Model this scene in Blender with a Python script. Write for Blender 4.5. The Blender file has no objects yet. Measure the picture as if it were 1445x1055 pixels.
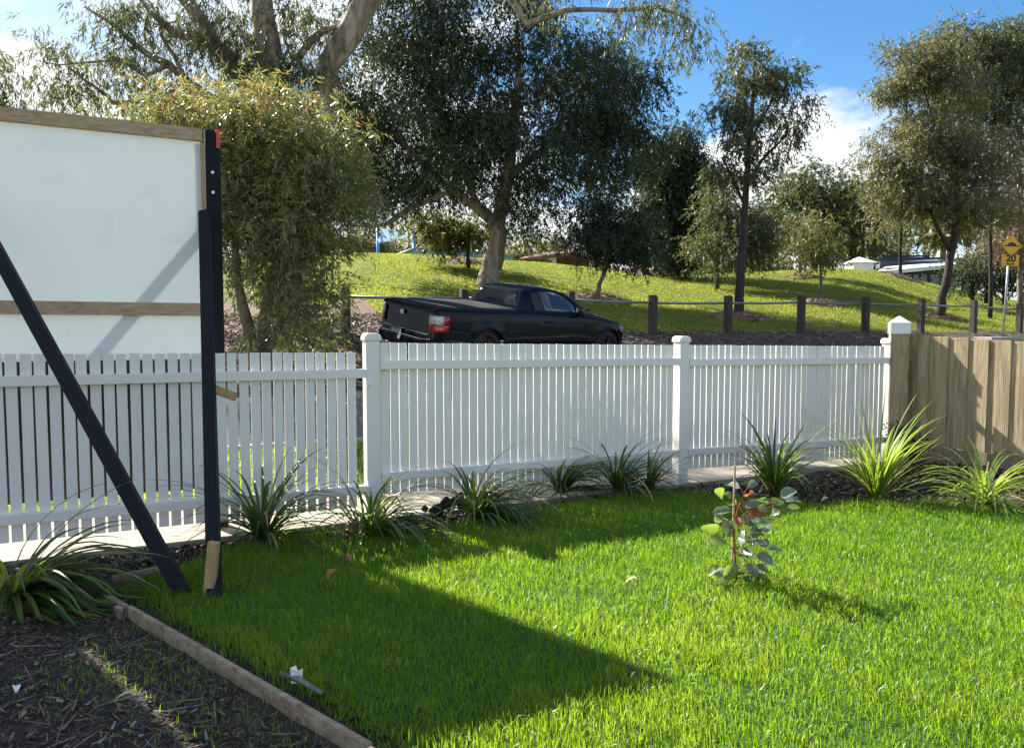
import bpy, bmesh, math, random
import numpy as np
from mathutils import Vector, Matrix
rng = np.random.default_rng(7); random.seed(7)
scn = bpy.context.scene
col = scn.collection
R = math.radians
lerp = lambda a, b, t: a + (b - a) * t
# ------------------------------------------------------------------ camera, sky, sun, exposure
FPX, CX, CY, CAMH = 1050.0, 722.5, 527.5, 1.45
PITCH = math.atan(62.5 / 1050)
cam = bpy.data.cameras.new('camera'); cam.lens = 36 * 1050 / 1445; cam.sensor_width = 36
cam.clip_start = 0.05; cam.clip_end = 2000
co = bpy.data.objects.new('camera', cam); col.objects.link(co)
co.location = (0, 0, CAMH); co.rotation_euler = (math.pi / 2 - PITCH, 0, 0)
scn.camera = co
SUN_AZ, SUN_EL = R(47), R(36.8)          # azimuth to the left of straight ahead
SD = Vector((-math.sin(SUN_AZ) * math.cos(SUN_EL), math.cos(SUN_AZ) * math.cos(SUN_EL), math.sin(SUN_EL)))
w = bpy.data.worlds.new('World'); scn.world = w; w.use_nodes = True
nt = w.node_tree; nt.nodes.clear()
def N(nt, t, **kw):
    n = nt.nodes.new(t)
    for k, v in kw.items():
        if k.startswith('i_'):
            n.inputs[k[2:].replace('_', ' ')].default_value = v
        else:
            setattr(n, k, v)
    return n
def L(nt, a, b): nt.links.new(a, b)
def mth(nt, op, a, b=None, clamp=False):
    n = nt.nodes.new('ShaderNodeMath'); n.operation = op; n.use_clamp = clamp
    for i, v in enumerate((a, b)):
        if v is None: continue
        if isinstance(v, (int, float)): n.inputs[i].default_value = v
        else: nt.links.new(v, n.inputs[i])
    return n.outputs[0]
def mix(nt, fac, a, b, blend='MIX'):
    n = nt.nodes.new('ShaderNodeMix'); n.data_type = 'RGBA'; n.blend_type = blend
    for i, v in ((0, fac), (6, a), (7, b)):
        if isinstance(v, (int, float)): n.inputs[i].default_value = v
        elif isinstance(v, tuple): n.inputs[i].default_value = v if len(v) == 4 else v + (1,)
        else: nt.links.new(v, n.inputs[i])
    return n.outputs[2]
def ramp(nt, fac, stops):
    n = nt.nodes.new('ShaderNodeValToRGB'); e = n.color_ramp.elements
    while len(e) < len(stops): e.new(0.5)
    for el, (p, c) in zip(e, stops):
        el.position = p; el.color = c if len(c) == 4 else tuple(c) + (1,)
    nt.links.new(fac, n.inputs[0]); return n.outputs[0]
HC0, HC1, HOFF, BOFF, BROT = 0.46, 0.64, (7.0, 2.0, 0.0), (12.0, 3.0, 2.0), 0.10
sky = N(nt, 'ShaderNodeTexSky', sky_type='NISHITA', sun_disc=False, sun_elevation=SUN_EL, sun_rotation=-SUN_AZ,
        air_density=1.0, dust_density=0.3, ozone_density=2.2)
hs = N(nt, 'ShaderNodeHueSaturation', i_Saturation=1.30, i_Value=0.68); L(nt, sky.outputs[0], hs.inputs['Color'])
tc = N(nt, 'ShaderNodeTexCoord'); sx = N(nt, 'ShaderNodeSeparateXYZ'); L(nt, tc.outputs['Generated'], sx.inputs[0])
dz = mth(nt, 'MAXIMUM', mth(nt, 'ADD', sx.outputs[2], 0.10), 0.04)
cmb = N(nt, 'ShaderNodeCombineXYZ')
L(nt, mth(nt, 'DIVIDE', sx.outputs[0], dz), cmb.inputs[0]); L(nt, mth(nt, 'DIVIDE', sx.outputs[1], dz), cmb.inputs[1])
n1 = N(nt, 'ShaderNodeTexNoise', i_Scale=0.55, i_Detail=9.0, i_Roughness=0.58, i_Distortion=0.35)
mp = N(nt, 'ShaderNodeMapping'); mp.inputs['Location'].default_value = HOFF
L(nt, cmb.outputs[0], mp.inputs[0]); L(nt, mp.outputs[0], n1.inputs['Vector'])
mp2 = N(nt, 'ShaderNodeMapping'); mp2.inputs['Location'].default_value = BOFF; mp2.inputs['Scale'].default_value = (1, 1, 1.7); mp2.inputs['Rotation'].default_value = (0, 0, BROT)
L(nt, tc.outputs['Generated'], mp2.inputs[0])
n2 = N(nt, 'ShaderNodeTexNoise', i_Scale=3.4, i_Detail=9.0, i_Roughness=0.56, i_Distortion=0.25)   # puffy cloud bank, by direction
L(nt, mp2.outputs[0], n2.inputs['Vector'])
# low bank of cumulus all round the horizon, higher towards the sun's side
bank = mth(nt, 'ADD', mth(nt, 'MULTIPLY', n2.outputs[0], 1.15), mth(nt, 'MULTIPLY', sx.outputs[2], -1.25))
bank = mth(nt, 'ADD', bank, mth(nt, 'MULTIPLY', sx.outputs[0], -0.20))
bank_m = ramp(nt, bank, [(0.19, (0, 0, 0)), (0.28, (1, 1, 1))])
high_m = ramp(nt, n1.outputs[0], [(HC0, (0, 0, 0)), (HC1, (1, 1, 1))])
cm = mth(nt, 'MAXIMUM', bank_m, mth(nt, 'MULTIPLY', high_m, 0.85), True)
n3 = N(nt, 'ShaderNodeTexNoise', i_Scale=4.6, i_Detail=7.0, i_Roughness=0.55, i_Distortion=0.3)
mp3 = N(nt, 'ShaderNodeMapping'); mp3.inputs['Scale'].default_value = (1, 1, 2.4); L(nt, tc.outputs['Generated'], mp3.inputs[0]); L(nt, mp3.outputs[0], n3.inputs['Vector'])
thick = mth(nt, 'ADD', mth(nt, 'MULTIPLY', n3.outputs[0], 1.0), mth(nt, 'MULTIPLY', bank, -0.35))
ccol = ramp(nt, mth(nt, 'ADD', thick, 0.15), [(0.34, (2.5, 2.75, 3.15)), (0.52, (3.6, 3.75, 3.95)), (0.66, (4.9, 4.95, 5.0))])
skyc = mix(nt, cm, hs.outputs[0], ccol)
bg = N(nt, 'ShaderNodeBackground', i_Strength=0.10); L(nt, skyc, bg.inputs[0])
L(nt, bg.outputs[0], N(nt, 'ShaderNodeOutputWorld').inputs[0])
sun = bpy.data.lights.new('sun', 'SUN'); sun.energy = 5.0; sun.angle = R(0.53); sun.color = (1.0, 0.94, 0.84)
so = bpy.data.objects.new('sun', sun); col.objects.link(so); so.rotation_euler = SD.to_track_quat('Z', 'Y').to_euler()
so.location = (-20, 20, 25)
vs = scn.view_settings; scn.display_settings.display_device = 'sRGB'
vs.view_transform = 'Standard'; vs.look = 'None'; vs.gamma = 1; vs.use_curve_mapping = False; vs.exposure = 1.52
scn.cycles.max_bounces = 8; scn.cycles.transparent_max_bounces = 8; scn.cycles.transmission_bounces = 5
scn.cycles.diffuse_bounces = 4; scn.cycles.use_denoising = True; scn.cycles.sample_clamp_indirect = 6
# ------------------------------------------------------------------ geometry of the view, ground heights
def at(px, py, Y):
    u = (px - CX) / FPX; v = (CY - py) / FPX; c, s = math.cos(PITCH), math.sin(PITCH)
    dy = c + v * s; return Vector((u / dy * Y, Y, CAMH + (v * c - s) / dy * Y))
def g(px, py, z=0.0):
    d = at(px, py, 1.0); k = (z - CAMH) / (d.z - CAMH); return Vector((d.x * k, k, z))
CF, SF = 0.898, 0.44
def F(s, p, z=0.0): return Vector((s * CF - p * SF, s * SF + p * CF, z))
FP = 5.837                                                     # fence line
CREST_X = np.array([0, 480, 510, 600, 700, 760, 830, 900, 960, 1060, 1180, 1240, 1280, 1330, 1400, 1445, 1800])
CREST_Y = np.array([368, 362, 357, 360.5, 367, 371, 378, 385, 389, 385, 379, 383, 394, 405, 418, 427, 440])
PP = [-30, 5.15, 5.5, 7.05, 7.15, 9.5, 9.62, 9.7, 11.4, 12.67, 13.8, 15.27]
PZ = [0, 0, -0.06, -.07, -.05, 0.0, -0.02, -0.12, 0.48, 0.86, 1.06, 1.345]
def zt(x, y):
    x = np.asarray(x, float); y = np.asarray(y, float)
    s = x * CF + y * SF; p = y * CF - x * SF
    z = np.interp(p, PP, PZ)
    z = z - 0.15 * np.clip((s - 4) / 5, 0, 1) * np.exp(-((p - 13.6) / 1.0) ** 2)
    ys = np.maximum(y, 1.0); u = x / ys
    den = np.maximum(1 - 0.489 * u, 0.25); Db = 17.0 / den
    Dc = Db + 22.0
    px = CX + u * FPX
    ec = (465 - np.interp(px, CREST_X, CREST_Y)) / 1050.0
    t = np.clip((ys - Db) / (Dc - Db), 0, 1)
    e0 = (1.345 - CAMH) / Db
    e = e0 + (ec - e0) * (1 - (1 - t) ** 1.5)
    zh = CAMH + e * ys
    zc = CAMH + ec * Dc
    zfar = np.maximum(zc - 0.5 - (ys - Dc) * 0.06, 1.0)
    k = np.clip((ys - Dc) / 8.0, 0, 1); k = k * k * (3 - 2 * k)
    zh = np.where(ys > Dc, zc * (1 - k) + zfar * k, zh)
    return np.where((p > 15.27) & (y > 4), np.maximum(zh, 1.0), z)
def zg(x, y): return float(zt(x, y))
def hitY(px, py, y0=15.0):
    Ys = np.linspace(y0, 75, 1200); d = at(px, py, 1.0)
    k = np.nonzero(zt(d.x * Ys, Ys) >= CAMH + (d.z - CAMH) * Ys)[0]
    return float(Ys[k[0]]) if len(k) else float(Ys[-1])
# ------------------------------------------------------------------ materials
def newmat(name):
    m = bpy.data.materials.new(name); m.use_nodes = True; m.node_tree.nodes.clear(); return m, m.node_tree
def finish(nt, sh): L(nt, sh, N(nt, 'ShaderNodeOutputMaterial').inputs[0])
def coords(nt, kind='Object', scale=(1, 1, 1), rnd=True):
    t = N(nt, 'ShaderNodeTexCoord'); m = N(nt, 'ShaderNodeMapping'); m.inputs['Scale'].default_value = scale
    v = t.outputs[kind]
    if rnd:
        oi = N(nt, 'ShaderNodeObjectInfo'); a = N(nt, 'ShaderNodeVectorMath', operation='ADD')
        sc = mth(nt, 'MULTIPLY', oi.outputs['Random'], 37.0)
        L(nt, v, a.inputs[0]); L(nt, sc, a.inputs[1]); v = a.outputs[0]
    L(nt, v, m.inputs[0]); return m.outputs[0]
def M(name, stops, scale=(8, 8, 8), rough=0.6, bump=0.15, bscale=None, spec=0.5, metal=0.0, coat=0.0, detail=6.0, rnd=True,
      kind='Object', trans=0.0, tcol=None, dist=0.0, bdist=0.01, dirt=None, rr=0.12):
    m, nt = newmat(name)
    v = coords(nt, kind, scale, rnd)
    n = N(nt, 'ShaderNodeTexNoise', i_Scale=1.0, i_Detail=detail, i_Roughness=0.6, i_Distortion=dist); L(nt, v, n.inputs['Vector'])
    c = ramp(nt, n.outputs[0], stops)
    if dirt:
        dv = coords(nt, kind, dirt[1], rnd); dn = N(nt, 'ShaderNodeTexNoise', i_Scale=1.0, i_Detail=8.0, i_Roughness=0.7)
        L(nt, dv, dn.inputs['Vector']); c = mix(nt, ramp(nt, dn.outputs[0], [(dirt[2], (0, 0, 0)), (dirt[3], (1, 1, 1))]), c, dirt[0])
    b = N(nt, 'ShaderNodeBsdfPrincipled', i_Metallic=metal)
    L(nt, c, b.inputs['Base Color']); b.inputs['Specular IOR Level'].default_value = spec
    b.inputs['Coat Weight'].default_value = coat
    r = N(nt, 'ShaderNodeMapRange'); r.inputs[3].default_value = rough - rr * rough; r.inputs[4].default_value = min(1, rough + rr * rough)
    L(nt, n.outputs[0], r.inputs[0]); L(nt, r.outputs[0], b.inputs['Roughness'])
    if bump:
        bv = coords(nt, kind, bscale or tuple(4 * q for q in scale), rnd)
        bn = N(nt, 'ShaderNodeTexNoise', i_Scale=1.0, i_Detail=5.0, i_Roughness=0.65); L(nt, bv, bn.inputs['Vector'])
        bp = N(nt, 'ShaderNodeBump', i_Strength=bump, i_Distance=bdist); L(nt, bn.outputs[0], bp.inputs['Height']); L(nt, bp.outputs[0], b.inputs['Normal'])
    sh = b.outputs[0]
    if trans:
        t = N(nt, 'ShaderNodeBsdfTranslucent'); t.inputs[0].default_value = tuple(tcol) + (1,)
        ms = N(nt, 'ShaderNodeMixShader'); ms.inputs[0].default_value = trans
        L(nt, sh, ms.inputs[1]); L(nt, t.outputs[0], ms.inputs[2]); sh = ms.outputs[0]
    finish(nt, sh); return m
def leafmat(name, stops, tstops, trans=0.35, rough=0.5, spec=0.5):
    m, nt = newmat(name)
    a = N(nt, 'ShaderNodeAttribute', attribute_name='tint')
    c = ramp(nt, a.outputs['Fac'], stops); tcx = ramp(nt, a.outputs['Fac'], tstops)
    b = N(nt, 'ShaderNodeBsdfPrincipled', i_Roughness=rough); L(nt, c, b.inputs['Base Color'])
    b.inputs['Specular IOR Level'].default_value = spec
    t = N(nt, 'ShaderNodeBsdfTranslucent'); L(nt, tcx, t.inputs[0])
    ms = N(nt, 'ShaderNodeMixShader'); ms.inputs[0].default_value = trans
    L(nt, b.outputs[0], ms.inputs[1]); L(nt, t.outputs[0], ms.inputs[2]); finish(nt, ms.outputs[0]); return m
def bw(a, b, p0=0.35, p1=0.65): return [(p0, a), (p1, b)]
m_white = M('white_paint', bw((.80, .79, .745), (.84, .83, .785)), (6, 6, 1.5), 0.35, 0.05, (60, 60, 6), bdist=0.002,
            dirt=((.55, .54, .49), (9, 9, 3), .66, .85))
m_cap = M('white_cap_paint', bw((.78, .80, .82), (.83, .84, .85)), (6, 6, 6), 0.3, 0.03)
m_black = M('black_paint', bw((.0045, .0075, .012), (.008, .012, .018)), (5, 5, 2), 0.6, 0.25, (50, 50, 6), spec=.2, bdist=0.003,
            dirt=((.10, .10, .10), (30, 30, 12), .70, .82))
m_pine = M('rough_pine', [(.30, (.30, .21, .13)), (.5, (.44, .32, .20)), (.7, (.54, .41, .28))], (3, 18, 40), 0.75, 0.35, (6, 60, 90), dist=1.2)
m_pinez = M('pine_stake', [(.30, (.30, .19, .09)), (.5, (.42, .28, .14)), (.7, (.50, .35, .19))], (40, 40, 4), 0.75, 0.3, (90, 90, 8), dist=1.0)
m_edge = M('weathered_edging', [(.28, (.14, .10, .06)), (.5, (.30, .24, .17)), (.72, (.42, .36, .28))], (4, 25, 25), 0.85, 0.6, (12, 60, 60), dist=.8)
m_paling = M('treated_paling', [(.25, (.155, .108, .058)), (.42, (.295, .23, .132)), (.62, (.42, .345, .207)), (.8, (.49, .42, .285))], (9, 9, 1.0), 0.8, 0.4, (70, 70, 5), dist=2.2,
             dirt=((.10, .065, .035), (7, 7, 5), .66, .76))
m_plinth = M('plinth_timber', [(.3, (.17, .13, .08)), (.6, (.30, .24, .16))], (3, 20, 20), 0.85, 0.5, (8, 60, 60), dist=1.0)
m_concrete = M('footpath_concrete', [(.3, (.30, .265, .205)), (.6, (.38, .34, .27)), (.8, (.44, .40, .33))], (6, 6, 6), 0.9, 0.4, (90, 90, 90), rnd=False,
               dirt=((.22, .18, .13), (5, 5, 5), .58, .75))
m_kerb = M('kerb_concrete', [(.3, (.30, .28, .25)), (.7, (.42, .40, .36))], (8, 8, 8), 0.9, 0.4, rnd=False)
m_soil = M('garden_soil', [(.3, (.030, .023, .017)), (.5, (.062, .047, .035)), (.72, (.125, .097, .072))], (18, 18, 18), 0.95, 1.0, (55, 55, 55), rnd=False, bdist=0.04)
m_lawnsoil = M('lawn_soil', [(.3, (.025, .06, .008)), (.7, (.05, .11, .014))], (14, 14, 14), 0.95, 0.8, rnd=False, bdist=.02)
m_road = M('gravel_asphalt', [(.3, (.09, .082, .078)), (.5, (.15, .14, .13)), (.72, (.26, .24, .22))], (45, 45, 45), 0.9, 0.7, (90, 90, 90), rnd=False)
m_verge = M('verge_soil', [(.3, (.05, .10, .012)), (.7, (.10, .19, .02))], (6, 6, 6), 0.95, 0.8, (50, 50, 50), rnd=False, bdist=.03)
m_bank = M('bark_bank', [(.3, (.030, .022, .018)), (.5, (.075, .054, .042)), (.66, (.17, .115, .08)), (.8, (.26, .18, .12))], (7, 7, 7), 0.95, 1.0, (30, 30, 30), rnd=False, bdist=.05)
m_chip = [M('bark_chip_%s' % k, bw(a, b), (20, 20, 20), 0.9, 0.3) for k, a, b in (
    ('dark', (.026, .020, .016), (.055, .042, .033)), ('brown', (.085, .062, .046), (.15, .112, .082)),
    ('tan', (.17, .12, .08), (.27, .20, .14)), ('grey', (.22, .20, .17), (.34, .31, .27)))]
m_chip.append(M('bark_chip_clod', bw((.012, .009, .007), (.035, .026, .02)), (30, 30, 30), .95, .8)); m_chip.append(M('bark_chip_red', bw((.14, .08, .055), (.26, .16, .11)), (20, 20, 20), .9, .3))
m_redchip = M('red_bark', bw((.15, .075, .05), (.34, .20, .13)), (9, 9, 9), 0.9, 0.4, rnd=False)
def hill_material():
    m, nt = newmat('park_turf')
    v = coords(nt, 'Object', (1, 1, 1), False)
    n = N(nt, 'ShaderNodeTexNoise', i_Scale=1.1, i_Detail=8.0, i_Roughness=0.65); L(nt, v, n.inputs['Vector'])
    n4 = N(nt, 'ShaderNodeTexNoise', i_Scale=0.22, i_Detail=5.0, i_Roughness=0.6); L(nt, v, n4.inputs['Vector'])
    n5 = N(nt, 'ShaderNodeTexNoise', i_Scale=9.0, i_Detail=6.0, i_Roughness=0.7); L(nt, v, n5.inputs['Vector'])
    c = ramp(nt, n.outputs[0], [(.3, (.06, .09, .012)), (.5, (.14, .17, .022)), (.7, (.25, .25, .04))])
    c = mix(nt, ramp(nt, n5.outputs[0], [(.42, (0, 0, 0)), (.7, (.8, .8, .8))]), c, (.16, .17, .045))
    c = mix(nt, ramp(nt, n4.outputs[0], [(.52, (0, 0, 0)), (.72, (.85, .85, .85))]), c, (.17, .15, .055))
    b = N(nt, 'ShaderNodeBsdfPrincipled', i_Roughness=.9); L(nt, c, b.inputs['Base Color']); b.inputs['Specular IOR Level'].default_value = .15
    bp = N(nt, 'ShaderNodeBump', i_Strength=1.0, i_Distance=.12); L(nt, n5.outputs[0], bp.inputs['Height']); L(nt, bp.outputs[0], b.inputs['Normal'])
    finish(nt, b.outputs[0]); return m
m_hill = hill_material()
m_grass = leafmat('lawn_blade', [(0, (.040, .11, .008)), (.55, (.085, .185, .014)), (.85, (.13, .24, .02)), (1, (.42, .42, .20))],
                  [(0, (.15, .36, .01)), (.55, (.41, .64, .02)), (.85, (.58, .74, .03)), (1, (.60, .58, .2))], .45, .38, .5)
m_turf = leafmat('park_blade', [(0, (.07, .105, .014)), (.6, (.17, .19, .025)), (1, (.32, .28, .08))],
                 [(0, (.22, .36, .02)), (.6, (.48, .56, .04)), (1, (.62, .55, .10))], .5, .6, .3)
m_strap = M('strappy_leaf', [(.3, (.022, .055, .014)), (.6, (.045, .095, .022)), (.8, (.08, .14, .035))], (30, 30, 5), .38, .1, trans=.3, tcol=(.20, .36, .03))
m_strapl = M('pale_strappy_leaf', [(.3, (.07, .13, .025)), (.55, (.13, .21, .04)), (.8, (.24, .29, .09))], (30, 30, 5), .4, .1, trans=.42, tcol=(.45, .60, .07))
m_strawd = M('dry_strap_leaf', bw((.26, .19, .08), (.40, .31, .15)), (20, 20, 6), .7, .1, trans=.25, tcol=(.4, .3, .1))
m_sapleaf = M('glaucous_leaf', [(.3, (.11, .14, .115)), (.6, (.17, .205, .17)), (.8, (.23, .265, .22))], (14, 14, 14), .34, .1, trans=.22, tcol=(.22, .36, .08))
m_saplime = M('fresh_leaf', bw((.09, .15, .035), (.15, .22, .06)), (14, 14, 14), .42, .1, trans=.4, tcol=(.36, .52, .06))
m_sapred = M('red_shoot', bw((.26, .07, .03), (.36, .12, .05)), (20, 20, 20), .5, .1, trans=.2, tcol=(.5, .12, .04))
def barkm(name, a, b, c): return M(name, [(.3, a), (.5, b), (.72, c)], (5, 5, 1.2), .9, .8, (16, 16, 3), rnd=False, bdist=.04, dist=1.0)
bk_dark = barkm('dark_bark', (.016, .013, .011), (.034, .028, .024), (.06, .05, .042))
bk_pale = barkm('pale_gum_bark', (.12, .09, .065), (.26, .21, .165), (.46, .40, .34))
bk_grey = barkm('grey_bark', (.07, .056, .046), (.15, .122, .10), (.30, .26, .22))
lf_dark = leafmat('deep_gum_leaf', [(0, (.024, .038, .026)), (.7, (.044, .062, .040)), (1, (.090, .090, .046))],
                  [(0, (.05, .09, .02)), (.7, (.11, .16, .03)), (1, (.26, .24, .05))], .2, .5, .22)
lf_gum = leafmat('gum_leaf', [(0, (.046, .058, .034)), (.6, (.090, .100, .058)), (1, (.17, .155, .085))],
                 [(0, (.10, .14, .035)), (.6, (.20, .24, .055)), (1, (.36, .30, .09))], .32, .48, .32)
lf_grey = leafmat('grey_gum_leaf', [(0, (.065, .072, .048)), (.6, (.125, .13, .080)), (1, (.23, .20, .12))],
                  [(0, (.15, .17, .05)), (.6, (.32, .31, .08)), (1, (.46, .38, .12))], .34, .48, .35)
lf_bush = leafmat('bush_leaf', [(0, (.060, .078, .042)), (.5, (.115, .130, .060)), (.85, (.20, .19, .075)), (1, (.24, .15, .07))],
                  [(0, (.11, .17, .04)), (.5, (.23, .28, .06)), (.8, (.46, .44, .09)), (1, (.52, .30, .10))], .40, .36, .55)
lf_olive = leafmat('olive_leaf', [(0, (.055, .068, .024)), (.6, (.10, .112, .036)), (1, (.19, .165, .055))],
                   [(0, (.13, .17, .03)), (.6, (.26, .28, .045)), (1, (.44, .36, .07))], .38, .45, .4)
lf_red = leafmat('bronze_leaf', [(0, (.075, .055, .045)), (.6, (.14, .10, .08)), (1, (.24, .17, .13))],
                 [(0, (.14, .09, .06)), (.6, (.26, .17, .11)), (1, (.40, .26, .16))], .3, .45, .4)
# ------------------------------------------------------------------ builders
def tag(o, label=None, cat=None, group=None, kind=None):
    if label: o['label'] = label
    if cat: o['category'] = cat
    if group: o['group'] = group
    if kind: o['kind'] = kind
    return o
def empty(name, loc, label=None, cat=None, group=None, rot=None):
    o = bpy.data.objects.new(name, None); col.objects.link(o); o.location = loc; o.empty_display_size = .2
    if rot is not None: o.rotation_euler = rot
    return tag(o, label, cat, group)
def link(name, me, mat, parent=None):
    o = bpy.data.objects.new(name, me); col.objects.link(o)
    if mat is not None and len(me.materials) == 0: me.materials.append(mat)
    if parent is not None: o.parent = parent
    return o
class MB:
    def __init__(s): s.v = []; s.f = []
    def add(s, vs, fs):
        b = len(s.v); s.v += [tuple(q) for q in vs]; s.f += [tuple(b + i for i in q) for q in fs]; return s
    def box(s, c, size, rz=0.0, rot=None):
        hx, hy, hz = (q / 2 for q in size)
        mt = rot if rot is not None else Matrix.Rotation(rz, 3, 'Z'); c = Vector(c)
        vs = [c + mt @ Vector((x, y, z)) for x in (-hx, hx) for y in (-hy, hy) for z in (-hz, hz)]
        return s.add(vs, [(0, 1, 3, 2), (4, 6, 7, 5), (0, 4, 5, 1), (2, 3, 7, 6), (0, 2, 6, 4), (1, 5, 7, 3)])
    def bar(s, a, b, w, h, up=(0, 0, 1)):
        a = Vector(a); b = Vector(b); x = (b - a).normalized(); y = Vector(up).cross(x).normalized(); z = x.cross(y)
        mt = Matrix((x, y, z)).transposed()
        return s.box((a + b) / 2, ((b - a).length, w, h), rot=mt)
    def tube(s, pts, rad, n=8, cap=True):
        pts = [Vector(p) for p in pts]; rings = []
        if not hasattr(rad, '__len__'): rad = [rad] * len(pts)
        ref = Vector((0, 0, 1))
        d0 = (pts[-1] - pts[0]).normalized()
        if abs(d0.z) > .9: ref = Vector((1, 0, 0))
        vs = []
        for i, p in enumerate(pts):
            d = (pts[min(i + 1, len(pts) - 1)] - pts[max(i - 1, 0)])
            d = d.normalized() if d.length > 1e-9 else d0
            x = ref.cross(d); x = x.normalized() if x.length > 1e-6 else Vector((1, 0, 0)); y = d.cross(x)
            for k in range(n):
                a = 2 * math.pi * k / n; vs.append(p + (x * math.cos(a) + y * math.sin(a)) * rad[i])
        fs = []
        for i in range(len(pts) - 1):
            for k in range(n):
                fs.append((i * n + k, i * n + (k + 1) % n, (i + 1) * n + (k + 1) % n, (i + 1) * n + k))
        if cap: fs += [tuple(range(n))[::-1], tuple(range((len(pts) - 1) * n, len(pts) * n))]
        return s.add(vs, fs)
    def prism(s, poly, o, ax, ay, depth):
        """polygon in axes ax, ay about o, extruded by the vector depth"""
        o = Vector(o); ax = Vector(ax); ay = Vector(ay); dp = Vector(depth); n = len(poly)
        vs = [o + ax * a + ay * b for a, b in poly]; vs += [q + dp for q in vs]
        return s.add(vs, [tuple(range(n))[::-1], tuple(range(n, 2 * n))] + [(i, (i + 1) % n, n + (i + 1) % n, n + i) for i in range(n)])
    def mesh(s, name, org=(0, 0, 0), smooth=False, bevel=0.0, seg=1):
        me = bpy.data.meshes.new(name); o = Vector(org)
        me.from_pydata([tuple(Vector(q) - o) for q in s.v], [], s.f); 
        bm = bmesh.new(); bm.from_mesh(me); bmesh.ops.recalc_face_normals(bm, faces=bm.faces)
        if bevel:
            bmesh.ops.bevel(bm, geom=[e for e in bm.edges if e.is_manifold and e.calc_face_angle(0) > .5], offset=bevel, segments=seg, affect='EDGES', profile=.5, clamp_overlap=True)
        bm.to_mesh(me); bm.free()
        if smooth: me.polygons.foreach_set('use_smooth', [True] * len(me.polygons))
        me.update(); return me
    def build(s, name, mat, parent=None, smooth=False, bevel=0.0, local=False, seg=1):
        org = (0, 0, 0) if (parent is None or local) else parent.location
        return link(name, s.mesh(name, org, smooth, bevel, seg), mat, parent)
def npmesh(name, V, Fq, mat, parent=None, attr=None, smooth=False):
    """V (n,3); Fq (m,k) faces; attr: per-vertex float 'tint'"""
    me = bpy.data.meshes.new(name); V = np.asarray(V, np.float32)
    if parent is not None: V = V - np.array(parent.location, np.float32)
    me.vertices.add(len(V)); me.vertices.foreach_set('co', V.ravel())
    m, k = Fq.shape; me.loops.add(m * k); me.loops.foreach_set('vertex_index', Fq.astype(np.int32).ravel())
    me.polygons.add(m); me.polygons.foreach_set('loop_start', np.arange(0, m * k, k, dtype=np.int32))
    if smooth: me.polygons.foreach_set('use_smooth', np.ones(m, bool))
    if attr is not None:
        a = me.attributes.new('tint', 'FLOAT', 'POINT'); a.data.foreach_set('value', np.asarray(attr, np.float32))
    me.update(calc_edges=True)
    return link(name, me, mat, parent)
def unit(a): return a / np.maximum(np.linalg.norm(a, axis=1, keepdims=True), 1e-9)
def sheet(name, P, mat, parent=None, kind='structure', smooth=True):
    """P (a,b,3) grid"""
    a, b, _ = P.shape; idx = np.arange(a * b).reshape(a, b)
    Fq = np.stack([idx[:-1, :-1], idx[1:, :-1], idx[1:, 1:], idx[:-1, 1:]], -1).reshape(-1, 4)
    o = npmesh(name, P.reshape(-1, 3), Fq, mat, parent, smooth=smooth)
    if kind: o['kind'] = kind
    return o
def vnoise(x, y, seed=0, scale=1.0):
    r = np.random.default_rng(seed); z = 0
    for k in range(7):
        a = r.uniform(0, 6.28); fr = scale * (1.5 ** k) * .8; ph = r.uniform(0, 6.28)
        z = z + np.sin((x * math.cos(a) + y * math.sin(a)) * fr + ph) / (1.35 ** k)
    return z / 3
# ------------------------------------------------------------------ the setting: ground, path, verge, road, bank, hill
def strip(name, p0, p1, s0, s1, np_, ns, mat, dz=0.0, noise=0.0, zfix=None):
    ss, pp = np.meshgrid(np.linspace(s0, s1, ns), np.linspace(p0, p1, np_), indexing='ij')
    x = ss * CF - pp * SF; y = ss * SF + pp * CF
    z = (zt(x, y) if zfix is None else np.full_like(x, zfix)) + dz
    if noise: z = z + noise * vnoise(x, y, 3, 9.0) + noise * .6 * vnoise(x, y, 5, 27.0)
    return sheet(name, np.stack([x, y, z], -1), mat)
strip('garden_ground', -6, 5.78, -9, 14, 110, 230, m_soil, -0.035, .016)
LAWN = [g(160, 822), g(250, 800), g(335, 778), g(450, 762), g(560, 762), g(640, 738), g(700, 725), g(830, 706), g(940, 692), g(1030, 700),
        g(1150, 714), g(1250, 708), g(1445, 720), Vector((7.0, 6.2, 0)), Vector((9, 2, 0)), Vector((7, -2.5, 0)), Vector((3.5, -3, 0)),
        g(530, 1055) + (g(530, 1055) - g(135, 830)) * 1.5]
LPX = np.array([(q.x, q.y) for q in LAWN])
def inpoly(x, y, P):
    c = np.zeros(x.shape, bool); j = len(P) - 1
    for i in range(len(P)):
        xi, yi = P[i]; xj, yj = P[j]
        if yi != yj: c ^= ((yi > y) != (yj > y)) & (x < (xj - xi) * (y - yi) / (yj - yi) + xi)
        j = i
    return c
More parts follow.
